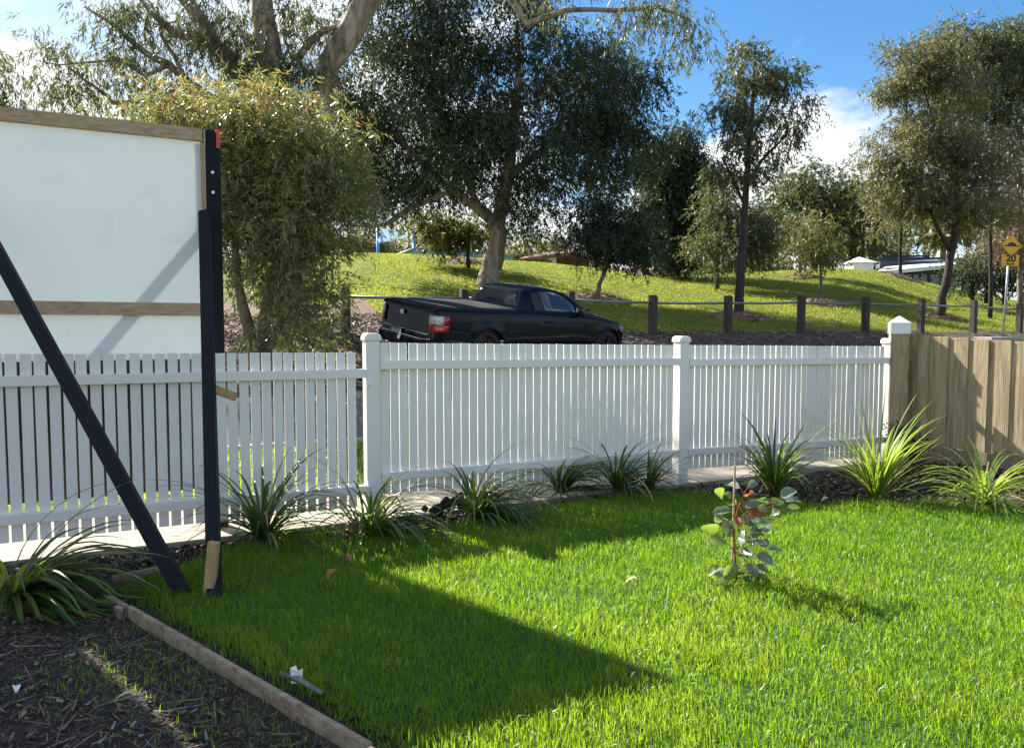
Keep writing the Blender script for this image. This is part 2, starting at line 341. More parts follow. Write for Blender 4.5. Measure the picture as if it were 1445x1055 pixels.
def lawn_sheet():
    xs = np.linspace(-3.2, 9, 190); ys = np.linspace(-3, 7.4, 170); X, Y = np.meshgrid(xs, ys, indexing='ij')
    Z = -0.010 + .008 * vnoise(X, Y, 8, 3.0)
    ins = inpoly(X, Y, LPX)
    idx = np.arange(X.size).reshape(X.shape)
    q = ins[:-1, :-1] & ins[1:, :-1] & ins[1:, 1:] & ins[:-1, 1:]
    Fq = np.stack([idx[:-1, :-1], idx[1:, :-1], idx[1:, 1:], idx[:-1, 1:]], -1)[q]
    used, inv = np.unique(Fq, return_inverse=True)
    V = np.stack([X, Y, Z], -1).reshape(-1, 3)[used]
    o = npmesh('lawn_ground', V, inv.reshape(-1, 4), m_lawnsoil, smooth=True); o['kind'] = 'structure'
lawn_sheet()
m_clodj = M('joint_grit', bw((.03, .025, .02), (.07, .06, .05)), (40, 40, 40), .95, .3)
fp = MB(); fp.prism([(5.745, -.2), (7.05, -.2), (7.05, -.06), (5.745, -.06)], F(-14, 0), F(0, 1), (0, 0, 1), F(30, 0)); o = fp.build('footpath', m_concrete, bevel=.006); o['kind'] = 'structure'
jm = MB()
for k_ in range(-8, 11): jm.box(F(k_ * 1.5 + .4, 6.40, -.0585), (.014, 1.28, .004), math.atan2(SF, CF))
o = jm.build('footpath_joints', m_clodj); o['kind'] = 'structure'
strip('verge_ground', 6.9, 9.56, -14, 16, 40, 120, m_verge, -0.012, .02)
kb = MB(); kb.prism([(9.54, -.3), (9.69, -.3), (9.69, .0), (9.66, .035), (9.54, .035)], F(-30, 0), F(0, 1), (0, 0, 1), F(70, 0)); o = kb.build('kerb', m_kerb, bevel=.01); o['kind'] = 'structure'
strip('road', 9.6, 11.5, -30, 40, 14, 200, m_road, 0.0, .012)
strip('bark_bank', 11.4, 15.5, -30, 46, 40, 400, m_bank, 0.012, .035)
def hill():
    us = np.concatenate([np.linspace(-3.5, -.62, 40), np.linspace(-.6, .95, 260), np.linspace(1.0, 1.9, 40)])
    ts = np.concatenate([np.linspace(-.0, 1.0, 110), 1.0 + np.linspace(.02, 1, 24) ** 2 * 30])
    U, T = np.meshgrid(us, ts, indexing='ij')
    Db = 17.0 / np.maximum(1 - .489 * U, .25)
    Db = np.where(U < -1.2, 17.0 / (1 + .489 * 1.2), Db)
    Y = Db * .985 + T * 22.0; X = U * Y
    Z = zt(X, Y) - .02
    Z = Z + .05 * vnoise(X, Y, 11, 1.2) * np.clip(T * 6, 0, 1) + .025 * vnoise(X, Y, 12, 5) * np.clip(T * 6, 0, 1)
    return sheet('park_hill', np.stack([X, Y, Z], -1), m_hill)
hill()
def barkbed():
    px0, px1, n, m_ = 250, 548, 60, 34; P = np.zeros((n, m_, 3))
    for i in range(n):
        px = lerp(px0, px1, i / (n - 1)); u = (px - CX) / FPX; Y0 = 17 / (1 - .489 * u) * .97
        Y1 = hitY(px, 424 + 5 * math.sin(px * .06) + 4 * math.sin(px * .17) + max(0, px - 525) * 1.7)
        for j in range(m_):
            Y = lerp(Y0, max(Y1, Y0 + .3), j / (m_ - 1)); x = u * Y; e_ = min(i, n - 1 - i, m_ - 1 - j) / 3
            P[i, j] = (x, Y, zg(x, Y) + .07 * min(1, e_) - .04 + .03 * float(vnoise(x, Y, 3, 9.0)))
    sheet('bark_bed', P, m_bark)
m_bark = M('red_bark_bed', [(.3, (.07, .045, .034)), (.5, (.16, .10, .072)), (.7, (.29, .19, .135))], (9, 9, 9), .95, 1.0, (30, 30, 30), rnd=False, bdist=.05)
barkbed()
bx = MB(); bx.box((0, 300, -1.2), (1600, 1500, .2)); o = bx.build('ground', m_hill); o['kind'] = 'structure'
# ------------------------------------------------------------------ white picket fence
RZ = math.atan2(SF, CF)
fo = F(1.603, FP)
fence = empty('picket_fence', fo, 'white painted picket fence with capped posts across the back of the lawn', 'fence')
def fpart(name, me, pos, mat=None, rz=RZ):
    o = link(name, me, mat, fence); o.location = Vector(pos) - fo; o.rotation_euler = (0, 0, rz); return o
POSTS = [(-3.55, -.02, 1.38), (1.603, -.03, 1.418), (4.707, -.06, 1.382), (7.726, -.08, 1.345)]
bmw = MB().box((0, 0, 0), (.112, .112, 1.0)).mesh('post', bevel=.004)
cap_me = MB()
cap_me.prism([(-.068, 0), (.068, 0), (.068, .035), (.058, .05), (.040, .062), (-.040, .062), (-.058, .05), (-.068, .035)], (0, -.068, 0), (1, 0, 0), (0, 0, 1), (0, .136, 0))
cap_mesh = cap_me.mesh('post_cap', bevel=.009, seg=2)
for i, (s, z0, z1) in enumerate(POSTS):
    h = z1 - .055 - (z0 - .25)
    me = MB().box((0, 0, h / 2), (.112, .112, h)).mesh('post', bevel=.004)
    po = fpart('post', me, F(s, FP - .01, z0 - .25), m_white)
    c = link('post_cap', cap_mesh, m_white, po); c.location = (0, 0, h - .002)
#            s0     s1      top rail        low rail       picket top      picket bottom   pitch  pickets from..to
PANELS = [(-3.49, 1.543, (1.125, 1.105), (.235, .178), (1.318, 1.268), (.05, .04), .0805, -3.45, 1.438),
          (1.663, 4.647, (1.168, 1.138), (.268, .242), (1.345, 1.298), (.120, .066), .0765, 1.71, 4.56),
          (4.767, 7.666, (1.126, 1.096), (.242, .176), (1.298, 1.258), (.070, -.02), .0765, 4.82, 7.58)]
for (s0, s1, tr, lr, pt, pb, pitch, a, b) in PANELS:
    for rr_ in (tr, lr):
        m = MB(); m.bar((0, 0, 0), F(s1, FP, rr_[1]) - F(s0, FP, rr_[0]), .038, .07)
        fpart('rail', m.mesh('rail', bevel=.003), F(s0, FP - .052, rr_[0]), m_white, 0)
    n = int(round((b - a) / pitch)); hs_ = {}
    for k in range(n + 1):
        s = a + (b - a) * k / n; t = (s - s0) / (s1 - s0)
        z0 = lerp(*pb, t); z1 = lerp(*pt, t) + random.uniform(-.002, .002); key = round(z1 - z0, 3)
        if key not in hs_: hs_[key] = MB().box((0, 0, key / 2), (.0655 if pitch > .08 else .0680, .016, key)).mesh('picket', bevel=.0015)
        o = fpart('picket', hs_[key], F(s, FP - .022 + random.uniform(-.0015, .0015), z0), m_white)
        o.rotation_euler = (random.uniform(-.005, .005), random.uniform(-.0032, .0032), RZ + random.uniform(-.03, .03))
br = MB().box(F(7.82, FP - .02, 1.245), (.10, .03, .05), RZ); br.build('bracket', m_white, fence, bevel=.003)
for s, z in ((1.545, 1.05), (4.65, 1.09), (1.545, .235)):
    m = MB(); m.tube([F(s, FP - .075, z), F(s + .02, FP - .085, z - .03), F(s + .01, FP - .085, z - .05)], .008, 6); m.build('hinge', m_cap, fence, True)
# ------------------------------------------------------------------ timber paling fence
TC = at(1276, 470, 8.66); TC.z = 0; TE = Vector((.53, -.848, 0)); TN = Vector((-.848, -.53, 0))
tf = empty('paling_fence', TC, 'treated timber paling fence of overlapping boards with a white capped corner post', 'fence')
trz = math.atan2(TE.y, TE.x)
def tp(t, n, z): return TC + TE * t + TN * n + Vector((0, 0, z))
def ttop(t): return lerp(1.405, 1.333, min(t, 1.25) / 1.25) 
def tbot(t): return lerp(.125, .16, min(t, 1.25) / 1.25)
k = 0; t = .13
while t < 4.6:
    wd = .145 + random.uniform(-.006, .006)
    m = MB().box(tp(t, -.011, (ttop(t) + tbot(t)) / 2 - .01), (wd, .012, ttop(t) - tbot(t)), trz); m.build('paling', m_paling, tf, bevel=.002)
    t2 = t + .105; wd = .13 + random.uniform(-.012, .012); dz_ = random.uniform(-.008, .006)
    m = MB().box(tp(t2, .003, (ttop(t2) + tbot(t2)) / 2 + dz_), (wd, .013, ttop(t2) - tbot(t2)), trz + random.uniform(-.03, .03)); m.build('paling', m_paling, tf, bevel=.002)
    t += .21
for a, b in ((.07, 2.4), (2.405, 4.7)):
    m = MB().bar(tp(a, -.005, lerp(.025, .075, min(a, 1.25) / 1.25)), tp(b, -.005, .08), .03, .185); m.build('plinth', m_plinth, tf, bevel=.004)
m = MB().bar(tp(.0, -.06, 1.15), tp(4.6, -.06, 1.10), .07, .045); m.build('rail', m_plinth, tf)
m = MB().bar(tp(.0, -.06, .3), tp(4.6, -.06, .32), .07, .045); m.build('rail', m_plinth, tf)
ppos = at(1268.5, 470, 8.60); ppos.z = 0
m = MB().box(ppos + Vector((0, 0, .6)), (.195, .17, 1.60), trz * .3); post = m.build('post', m_paling, tf, bevel=.004)
cz = at(1268.5, 471, 8.60).z
m = MB(); m.box(ppos + Vector((0, 0, cz + .066)), (.212, .19, .135), trz * .3)
cp = m.build('post_cap', m_cap, post, bevel=.006, local=False); cp.location = -Vector(tf.location)
cp.data.transform(Matrix.Translation(Vector(post.location)))
mt = Matrix.Rotation(trz * .3, 3, 'Z'); ap = ppos + Vector((0, 0, cz + .21))
cb = [ppos + mt @ Vector((x * .108, y * .097, 0)) + Vector((0, 0, cz + .128)) for x, y in ((-1, -1), (1, -1), (1, 1), (-1, 1))]
m = MB(); m.add(cb + [ap], [(0, 1, 4), (1, 2, 4), (2, 3, 4), (3, 0, 4), (3, 2, 1, 0)]); c2 = m.build('cap_roof', m_cap, tf)
# ------------------------------------------------------------------ billboard with raking props
SP = FP + .235
def SGN(s, z, n=0): return F(s, SP - n, z)
bb = empty('billboard', SGN(.49, 0), 'tall white site hoarding on black posts with timber rails and black raking props', 'billboard')
def panel_material():
    m, nt = newmat('white_sheet')
    v = coords(nt, 'Object', (1, 1, 1), False)
    n = N(nt, 'ShaderNodeTexNoise', i_Scale=2.2, i_Detail=7.0, i_Roughness=.7); L(nt, v, n.inputs['Vector'])
    vo = N(nt, 'ShaderNodeTexNoise', i_Scale=5.5, i_Detail=2.0); L(nt, v, vo.inputs['Vector'])
    n9 = N(nt, 'ShaderNodeTexVoronoi', i_Scale=42.0, feature='DISTANCE_TO_EDGE'); L(nt, v, n9.inputs['Vector'])
    sc = mth(nt, 'MULTIPLY', ramp(nt, n9.outputs[0], [(.0, (1, 1, 1)), (.14, (0, 0, 0))]), ramp(nt, vo.outputs[0], [(.60, (0, 0, 0)), (.70, (1, 1, 1))]))
    c = ramp(nt, n.outputs[0], [(.3, (.74, .78, .80)), (.7, (.80, .83, .84))])
    c = mix(nt, mth(nt, 'MULTIPLY', sc, .35), c, (.5, .53, .54))
    b = N(nt, 'ShaderNodeBsdfPrincipled', i_Roughness=.42); L(nt, c, b.inputs['Base Color'])
    t = N(nt, 'ShaderNodeBsdfTranslucent'); t.inputs[0].default_value = (.80, .86, .86, 1)
    ms = N(nt, 'ShaderNodeMixShader'); ms.inputs[0].default_value = .25; L(nt, b.outputs[0], ms.inputs[1]); L(nt, t.outputs[0], ms.inputs[2])
    finish(nt, ms.outputs[0]); return m
m_sheet = panel_material()
for a, b in ((-1.115, .395), (-3.2, -1.15)):
    m = MB().bar(SGN(a, 2.045), SGN(b, 2.045), .004, 1.63); m.build('panel', m_sheet, bb)
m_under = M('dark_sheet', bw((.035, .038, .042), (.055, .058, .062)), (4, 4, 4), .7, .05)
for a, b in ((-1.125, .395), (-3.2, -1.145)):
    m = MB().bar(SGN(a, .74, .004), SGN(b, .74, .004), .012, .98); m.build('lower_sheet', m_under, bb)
for z, h in ((2.885, .092), (1.600, .094)):
    m = MB().bar(SGN(-3.3, z, .028), SGN(.405 if z > 2 else .40, z, .028), .04, h); m.build('beam', m_pine, bb, bevel=.003)
m = MB().box(SGN(.372, 2.50, -.022), (.04, .03, .66), RZ); m.build('batten', m_pinez, bb, bevel=.002)
m = MB().box(SGN(.405 + .002, 2.28, .02), (.022, .03, 1.1), RZ); m.build('batten', m_pinez, bb, bevel=.002)
for s in (.475, -1.63):
    m = MB().box(SGN(s, 1.25, -.055 if s < 0 else .0), (.105, .09, 3.10), RZ); m.build('post', m_black, bb, bevel=.004)
m = MB().box(SGN(.462, 2.86, .0), (.075, .07, .14), RZ); m.build('post_top', m_black, bb, bevel=.004)
m_red = M('red_tape', bw((.62, .05, .04), (.74, .09, .06)), (20, 20, 20), .5, .1)
m = MB().box(SGN(.515, 2.868, .0), (.026, .075, .142), RZ); m.build('tape', m_red, bb)
foot1 = g(303, 842); foot1.z = -.08; top1 = SGN(.405, 2.32, .075)
m = MB().bar(foot1, top1, .074, .05, up=(0, -1, .3)); m.build('prop', m_black, bb, bevel=.004)
foot2 = g(268, 836); foot2.z = -.08; top2 = SGN(-1.05, 2.36, .09)
m = MB().bar(foot2, top2, .080, .055, up=(0, -1, .3)); m.build('prop', m_black, bb, bevel=.004)
m = MB().bar(SGN(.40, 2.30, -.10), SGN(-2.6, .1, -1.35), .09, .045, up=(0, -1, .3)); m.build('prop', m_black, bb, bevel=.004)
a, b = at(302, 764, 4.03), at(294, 836, 4.03); b.z = -.05
m = MB().bar(b, a, .060, .035, up=(0, -1, .2)); m.build('peg', m_pinez, bb, bevel=.003)
a, b = at(303, 549, 4.75), at(333, 560, 4.85)
m = MB().bar(a, b, .03, .055); m.build('cleat', m_pinez, bb, bevel=.003)
m_screw = M('screw', bw((.5, .5, .5), (.6, .6, .6)), rough=.3, metal=1.0)
for px, py in ((308, 273), (308, 245)):
    q = SGN(.47, at(px, py, 5.66).z, .047); m = MB().tube([q, q + F(0, -.006)], .012, 8); m.build('screw', m_screw, bb)
# ------------------------------------------------------------------ lawn edging boards
e0, e1 = g(124, 830), g(512, 1060); ed = (e1 - e0).normalized(); el = (e1 - e0).length
edg = empty('lawn_edging', e0, 'low weathered timber edging board between lawn and bark bed', 'garden edging')
m = MB(); e_side = Vector((-ed.y, ed.x, 0))
segs = [(0, .52), (.522, 2.5), (2.503, 5.0)]
for i, (a, b) in enumerate(segs):
    off = e_side * (.012 if i == 1 else 0)
    m = MB().bar(e0 + ed * a + Vector((0, 0, -.018)) + off, e0 + ed * b + Vector((0, 0, -.014)) + off, .024, .10); m.build('board', m_edge, edg, bevel=.004)
for a in (.50,):
    m = MB().box(e0 + ed * a - e_side * .03 + Vector((0, 0, -.045)), (.05, .025, .15), math.atan2(ed.y, ed.x)); m.build('peg', m_edge, edg, bevel=.003)
b0, b1 = g(158, 822), g(248, 804)
m = MB().bar(b0 + Vector((0, 0, .008)), b1 + Vector((0, 0, .008)), .02, .07); o = m.build('edging_strip', m_edge, bevel=.003)
tag(o, 'thin timber strip closing the lawn behind the leaning black prop', 'garden edging')
# ------------------------------------------------------------------ trees
def tree(name, label, Y, trunks, lobes, nleaf, leaf, bark, lmat, cat='tree', group=None, sig=.38, droop=.9, ncl=None, dY=None, twig=.006, base=None,
         leafbias=None, shell=.5, flat=.6):
    """trunks: list of (polyline of (px,py,rpx[,dy])); lobes: (px,py,rx,ry[,dy[,weight]]) in photo pixels at distance Y; leaf=(len,wid) metres"""
    r = np.random.default_rng(abs(hash(label)) % 1000 if False else sum(map(ord, label)) % 9973)
    if Y is None: Y = hitY(trunks[0][0][0], trunks[0][0][1])
    k = Y / FPX
    b = base if base is not None else at(trunks[0][0][0], trunks[0][0][1], Y + (trunks[0][0][3] if len(trunks[0][0]) > 3 else 0))
    root = empty(name, Vector((b[0], b[1], zg(b[0], b[1]))), label, cat, group)
    nodes = []; rad = []; par = []; mb = MB()
    for tr in trunks:
        pts = [at(q[0], q[1], Y + (q[3] if len(q) > 3 else 0)) for q in tr]; rr = [q[2] * k for q in tr]
        fine = []; fr = []
        for i in range(len(pts) - 1):
            nn = max(2, int((pts[i + 1] - pts[i]).length / (.3 + Y * .008)))
            for j in range(nn):
                t_ = j / nn; q = pts[i].lerp(pts[i + 1], t_); j_ = rr[i] * .25 + .01
                fine.append(q + Vector(r.normal(0, j_ * .5, 3)) if (i or j) else q); fr.append(lerp(rr[i], rr[i + 1], t_) * r.uniform(.93, 1.07))
        fine.append(pts[-1]); fr.append(rr[-1])
        if tr is trunks[0] and base is None:
            fine.insert(0, Vector((fine[0].x, fine[0].y, min(fine[0].z, zg(fine[0].x, fine[0].y)) - .25))); fr.insert(0, fr[0] * 1.15)
        mb.tube(fine, fr, 10 if rr[0] > .08 else 7)
        for q, w_ in zip(fine, fr): nodes.append(np.array(q)); rad.append(w_)
    nt_ = len(nodes)
    # clusters
    area = np.array([l[2] * l[3] * (l[5] if len(l) > 5 else 1) for l in lobes], float); area /= area.sum()
    if ncl is None: ncl = max(24, int(nleaf / 110))
    C = []; LW = []
    dYr = dY
    for l, a in zip(lobes, area):
        n = max(3, int(round(ncl * a)))
        d = unit(r.normal(size=(n, 3))); rr = r.uniform(0, 1, (n, 1)) ** shell
        e = np.array([l[2] * k, (dYr if dYr else .5 * (l[2] + l[3]) * k * .9), l[3] * k])
        c = np.array(at(l[0], l[1], Y + (l[4] if len(l) > 4 else 0)))
        stray = 1 + (r.uniform(size=(n, 1)) < .10) * r.uniform(.05, .38, (n, 1)); C.append(c + d * rr * e * .92 * stray); LW += [min(e[0], e[2])] * n
    C = np.concatenate(C); LW = np.array(LW)
    # twigs: greedy attachment
    NP = np.array(nodes); order = np.argsort(np.min(np.linalg.norm(C[:, None] - NP[None], axis=2), axis=1))
    P = list(nodes); PR = list(rad); par = [-1] * len(P); chains = []
    buf = np.zeros((len(P) + len(C) * 3 + 5, 3)); buf[:len(P)] = NP; cnt = len(P)
    for ci in order:
        c = C[ci]; A = buf[:cnt]; dd = np.linalg.norm(A - c, axis=1)
        cost = dd + .6 * np.maximum(A[:, 2] - c[2], 0)
        j = int(np.argmin(cost)); a = A[j]
        m1 = a + (c - a) * .38 + r.normal(0, .06, 3) * dd[j] + np.array([0, 0, .10 * dd[j]])
        m2 = a + (c - a) * .72 + r.normal(0, .06, 3) * dd[j] + np.array([0, 0, .08 * dd[j]])
        buf[cnt] = m1; buf[cnt + 1] = m2; buf[cnt + 2] = c
        par += [j, cnt, cnt + 1]; chains.append((j, cnt, cnt + 1, cnt + 2)); cnt += 3
    w2 = np.zeros(cnt); 
    for i in range(cnt - 1, nt_ - 1, -1):
        if w2[i] == 0: w2[i] = twig ** 2.2
        w2[par[i]] += w2[i]
    rd = np.maximum(w2, 1e-12) ** (1 / 2.2)
    for ch in chains:
        r0 = min(rd[ch[1]] * 1.05, (PR[ch[0]] if ch[0] < nt_ else rd[ch[0]]))
        mb.tube([buf[i] for i in ch], [r0, rd[ch[1]], rd[ch[2]], twig * .6], 5 if r0 > .02 else 4, False)
    mb.build('trunk', bark, root, True)
    # leaves
    per = 11; ns_ = max(1, nleaf // per); cs = r.integers(0, len(C), ns_)
    s_ = np.minimum(sig, .75 * LW[cs] + .08)[:, None]
    off = r.normal(size=(ns_, 3)) * s_ * np.array([1, 1, flat]); st = C[cs] + off
    od = unit(off) * .6 + r.normal(size=(ns_, 3)) * .35
    sdir = unit(od + np.array([0, 0, -droop * .75])); sl = np.minimum(leaf[0] * 3.2, .9 * s_[:, 0] + .1)[:, None] * r.uniform(.6, 1.4, (ns_, 1))
    si = np.repeat(np.arange(ns_), per); n = len(si); ci = cs[si]; uu = r.uniform(0, 1, (n, 1))
    base_ = st[si] + sdir[si] * sl[si] * uu + r.normal(size=(n, 3)) * .012 * (1 + uu); base_[:, 2] -= droop * .18 * (sl[si] * uu * uu)[:, 0]
    d = unit(sdir[si] * .7 + r.normal(size=(n, 3)) * .5 + np.array([0, 0, -.45 * droop]))
    sd = unit(np.cross(d, r.normal(size=(n, 3)))); nm = np.cross(d, sd)
    Ln = leaf[0] * r.uniform(.65, 1.25, (n, 1)); Wd = leaf[1] * r.uniform(.7, 1.2, (n, 1))
    V = np.stack([base_, base_ + d * Ln * .42 + sd * Wd * .5 + nm * Wd * .12, base_ + d * Ln + nm * Ln * .06, base_ + d * Ln * .42 - sd * Wd * .5 + nm * Wd * .12], 1).reshape(-1, 3)
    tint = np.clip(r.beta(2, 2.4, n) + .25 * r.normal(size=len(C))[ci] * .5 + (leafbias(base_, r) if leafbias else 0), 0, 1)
    o = npmesh('crown', V, np.arange(4 * n).reshape(n, 4), lmat, root, np.repeat(tint, 4)); o['kind'] = 'stuff'
    return root
# big bush beside the hoarding
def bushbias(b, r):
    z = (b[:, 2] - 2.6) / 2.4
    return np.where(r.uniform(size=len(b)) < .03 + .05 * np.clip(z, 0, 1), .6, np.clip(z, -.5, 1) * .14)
tree('flowering_shrub', 'big bushy shrub with long leaves and bronze tips beside the white hoarding', 11.5,
     [[(362, 520, 9), (352, 460, 8), (335, 400, 6), (330, 330, 4), (330, 240, 2)], [(372, 515, 9, .3), (376, 450, 8, .2), (385, 380, 6), (410, 300, 4), (430, 220, 2)],
      [(366, 515, 7, .2), (395, 455, 5), (430, 420, 4), (470, 370, 2)]],
     [(300, 172, 100, 45), (235, 172, 70, 18, 0, 1.4), (345, 150, 60, 38), (400, 195, 100, 72), (455, 190, 60, 40), (456, 255, 56, 78), (400, 300, 100, 90), (350, 280, 70, 100), (300, 260, 70, 90),
      (446, 335, 40, 52), (430, 400, 52, 40), (385, 400, 55, 50), (440, 450, 45, 28), (395, 470, 40, 25), (492, 258, 32, 32)],
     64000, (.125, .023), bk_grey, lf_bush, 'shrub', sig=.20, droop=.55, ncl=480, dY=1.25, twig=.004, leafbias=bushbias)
# giant old gum, mostly above the frame
tree('old_gum_tree', 'huge old gum with pale thick limbs and open drooping sprays above the hoarding', 16,
     [[(400, 480, 26), (396, 250, 22), (386, 130, 19), (377, 60, 17), (371, 0, 15), (376, -110, 11), (390, -200, 6)],
      [(432, 250, 19, .3), (452, 140, 17, .2), (470, 88, 17), (496, 35, 18), (524, -10, 16), (575, -80, 11), (640, -120, 7), (695, -40, 5), (745, 34, 4.6), (800, 14, 3.8), (868, 14, 3), (930, 10, 3), (975, 30, 1.5)],
      [(505, 22, 11), (498, -40, 10), (505, -120, 6)],
      [(384, 140, 12), (345, 108, 12), (310, 72, 11), (283, 30, 10), (256, -8, 9), (235, -60, 6)],
      [(312, 80, 8), (285, 52, 7), (245, 45, 6), (215, 20, 4), (190, -10, 3)],
      [(300, 140, 6), (268, 115, 5.5), (236, 93, 5), (200, 72, 4), (165, 38, 3), (120, 10, 1.5)],
      [(262, 112, 3.5), (245, 80, 3), (228, 50, 2.5), (222, 10, 2)],
      [(240, 165, 4), (222, 147, 3.5), (190, 143, 3), (160, 145, 3), (143, 128, 2.5), (118, 112, 1.5), (98, 95, 1)],
      [(236, 93, 3), (205, 108, 2.5), (170, 85, 2), (120, 88, 1.5), (80, 92, 1), (50, 85, .6)],
      [(400, 110, 6), (430, 68, 5), (455, 42, 5), (475, 40, 3)]],
     [(90, 60, 34, 34, 0, .8), (120, 110, 50, 36), (165, 75, 45, 40), (80, 125, 30, 30, 0, .6), (205, 40, 50, 38), (160, 15, 50, 25, 0, .7), (245, 110, 55, 34), (255, 15, 60, 30), (330, 25, 50, 40), (300, 60, 45, 40),
      (350, 85, 40, 45, 0, 1.5), (390, 90, 40, 45, 0, 1.6), (430, 40, 45, 45), (410, 10, 45, 25), (445, 105, 35, 35), (210, 140, 50, 20, 0, .6), (290, -40, 90, 30, 0, .5), (430, -60, 60, 30, 0, .4), (110, 150, 35, 22, 0, .6),
      (890, 12, 42, 22), (945, 20, 42, 26, 0, 1.2), (985, 50, 20, 32, 0, 1.2), (905, 45, 18, 25, 0, .7), (800, 0, 50, 20, 0, .7), (600, -60, 60, 25, 0, .3)],
     27000, (.16, .024), bk_pale, lf_gum, sig=.22, droop=1.35, ncl=300, dY=.9, twig=.006, base=at(400, 480, 16))
# broad dark tree behind the ute
tree('broad_gum_tree', 'broad dark spreading gum with a forked pale trunk behind the parked ute', None,
     [[(688, 402, 17), (697, 365, 15), (702, 330, 13), (699, 312, 13)],
      [(700, 316, 9), (683, 300, 8), (660, 284, 7), (630, 262, 6), (590, 225, 4), (550, 180, 3)],
      [(702, 318, 11), (712, 280, 10), (718, 240, 9), (726, 180, 7), (732, 110, 5), (730, 30, 3)],
      [(718, 250, 6), (760, 215, 5), (810, 180, 4), (860, 150, 2)],
      [(640, 268, 4), (600, 285, 4), (570, 300, 3.5), (545, 316, 3), (522, 322, 2.5)],
      [(676, 296, 5), (650, 230, 5), (620, 150, 4), (600, 70, 3)]],
     [(600, 150, 110, 110), (690, 60, 130, 85), (700, 180, 140, 85), (820, 125, 95, 85), (868, 170, 62, 105, 0, 1.2), (525, 190, 60, 95), (560, 262, 65, 45), (625, 255, 60, 32), (785, 248, 70, 48), (590, 40, 100, 70), (835, 250, 55, 45),
      (650, -60, 160, 60), (728, 305, 24, 18, 0, .8), (765, 312, 26, 16, 0, .9), (880, 110, 48, 40), (520, 230, 40, 42), (740, 275, 40, 24), (500, 110, 40, 60)],
     190000, (.18, .046), bk_pale, lf_dark, sig=.44, droop=.9, ncl=330, dY=3.2, twig=.008)
tree('drooping_gum_tree', 'dark dense drooping tree on a bark mound, right of the broad gum', None,
     [[(911, 388, 5), (912, 345, 5), (925, 300, 4), (945, 250, 3), (958, 200, 2)]],
     [(955, 212, 36, 42), (965, 260, 38, 55), (955, 310, 46, 50), (978, 330, 24, 42), (930, 280, 30, 50), (925, 230, 30, 35), (950, 360, 30, 25, 0, .8)],
     70000, (.21, .052), bk_dark, lf_dark, sig=.44, droop=1.2, ncl=130, dY=1.3, twig=.008)
tree('leaning_young_tree', 'small leaning tree with a crooked stem in a bark ring above the ute bonnet', None,
     [[(843, 424, 5), (846, 400, 3.2), (852, 384, 3), (864, 366, 2.6), (884, 345, 2), (900, 320, 1.2)]],
     [(858, 340, 42, 30), (885, 318, 40, 36), (830, 330, 24, 26, 0, .8), (893, 352, 34, 22), (850, 300, 34, 26)],
     24000, (.16, .040), bk_grey, lf_dark, sig=.30, droop=1.3, ncl=110, dY=.9, twig=.006)
tree('slender_gum_tree', 'tall slender gum with a straight dark trunk and airy crown against blue sky', None,
     [[(1043, 447, 7), (1045, 390, 6), (1050, 310, 5), (1055, 240, 4), (1062, 150, 2.6), (1066, 70, 1.2)],
      [(1052, 290, 2.6), (1040, 265, 2), (1028, 240, 1.4), (1018, 222, 1)], [(1054, 258, 2.6), (1075, 225, 2), (1100, 200, 1.4), (1118, 180, 1)], [(1058, 200, 2), (1085, 150, 1.4), (1100, 110, 1)]],
     [(1066, 72, 28, 30), (1042, 118, 36, 34), (1075, 118, 34, 36), (1100, 95, 24, 36), (1030, 155, 32, 28), (1100, 140, 28, 30), (1060, 170, 40, 30), (1108, 185, 24, 24), (1095, 215, 26, 20), (1040, 205, 34, 26), (1062, 240, 34, 24), (1022, 235, 22, 24, 0, .7), (1118, 165, 14, 16, 0, .8)],
     19000, (.16, .038), bk_dark, lf_gum, sig=.23, droop=1.0, ncl=60, dY=.9, twig=.006)
tree('grey_gum_tree', 'pale olive gum with low branches standing behind the slender gum trunk', 33,
     [[(1012, 388, 3.5), (1014, 340, 3), (1020, 290, 2.2), (1022, 250, 1.2)], [(1015, 345, 2), (1050, 320, 1.5), (1075, 300, 1)]],
     [(1018, 270, 26, 45), (1030, 320, 36, 40), (1000, 345, 26, 24), (1070, 315, 30, 40), (1060, 355, 36, 22), (1022, 365, 26, 14)],
     20000, (.19, .045), bk_grey, lf_gum, sig=.38, droop=.9, ncl=80, dY=1.2, twig=.008)
tree('far_dense_tree', 'large dark rounded tree mass beyond the hill under the cloud gap', 84,
     [[(1150, 395, 5), (1148, 340, 5), (1140, 290, 3)], [(1205, 395, 5), (1205, 330, 4), (1200, 280, 3)]],
     [(1120, 280, 36, 32), (1160, 275, 40, 34), (1200, 280, 36, 38), (1228, 310, 26, 48), (1110, 320, 40, 36), (1165, 330, 55, 40), (1210, 345, 36, 34), (1128, 252, 24, 16)],
     32000, (.5, .16), bk_dark, lf_gum, sig=1.1, droop=.6, ncl=200, dY=4, twig=.02)
tree('small_park_tree', 'small olive tree with a thin straight stem on the hill slope', None,
     [[(1158, 426, 2.4), (1158, 390, 2), (1157, 350, 1.6), (1155, 310, .8)]],
     [(1153, 318, 22, 22), (1158, 345, 34, 24), (1145, 365, 22, 16), (1172, 362, 20, 16)],
     5200, (.14, .036), bk_grey, lf_olive, sig=.26, droop=.9, ncl=60, dY=.7, twig=.005)
tree('tilted_park_tree', 'small tree with a pale tilted trunk on a bark patch at the hilltop', None,
     [[(1128, 391, 3), (1132, 360, 2.6), (1140, 325, 1.6)], [(1134, 352, 1.6), (1120, 320, 1)]],
     [(1132, 320, 26, 24), (1118, 340, 20, 16), (1150, 335, 16, 16)],
     3600, (.24, .06), bk_pale, lf_grey, sig=.42, droop=.9, ncl=40, dY=1.0, twig=.008)
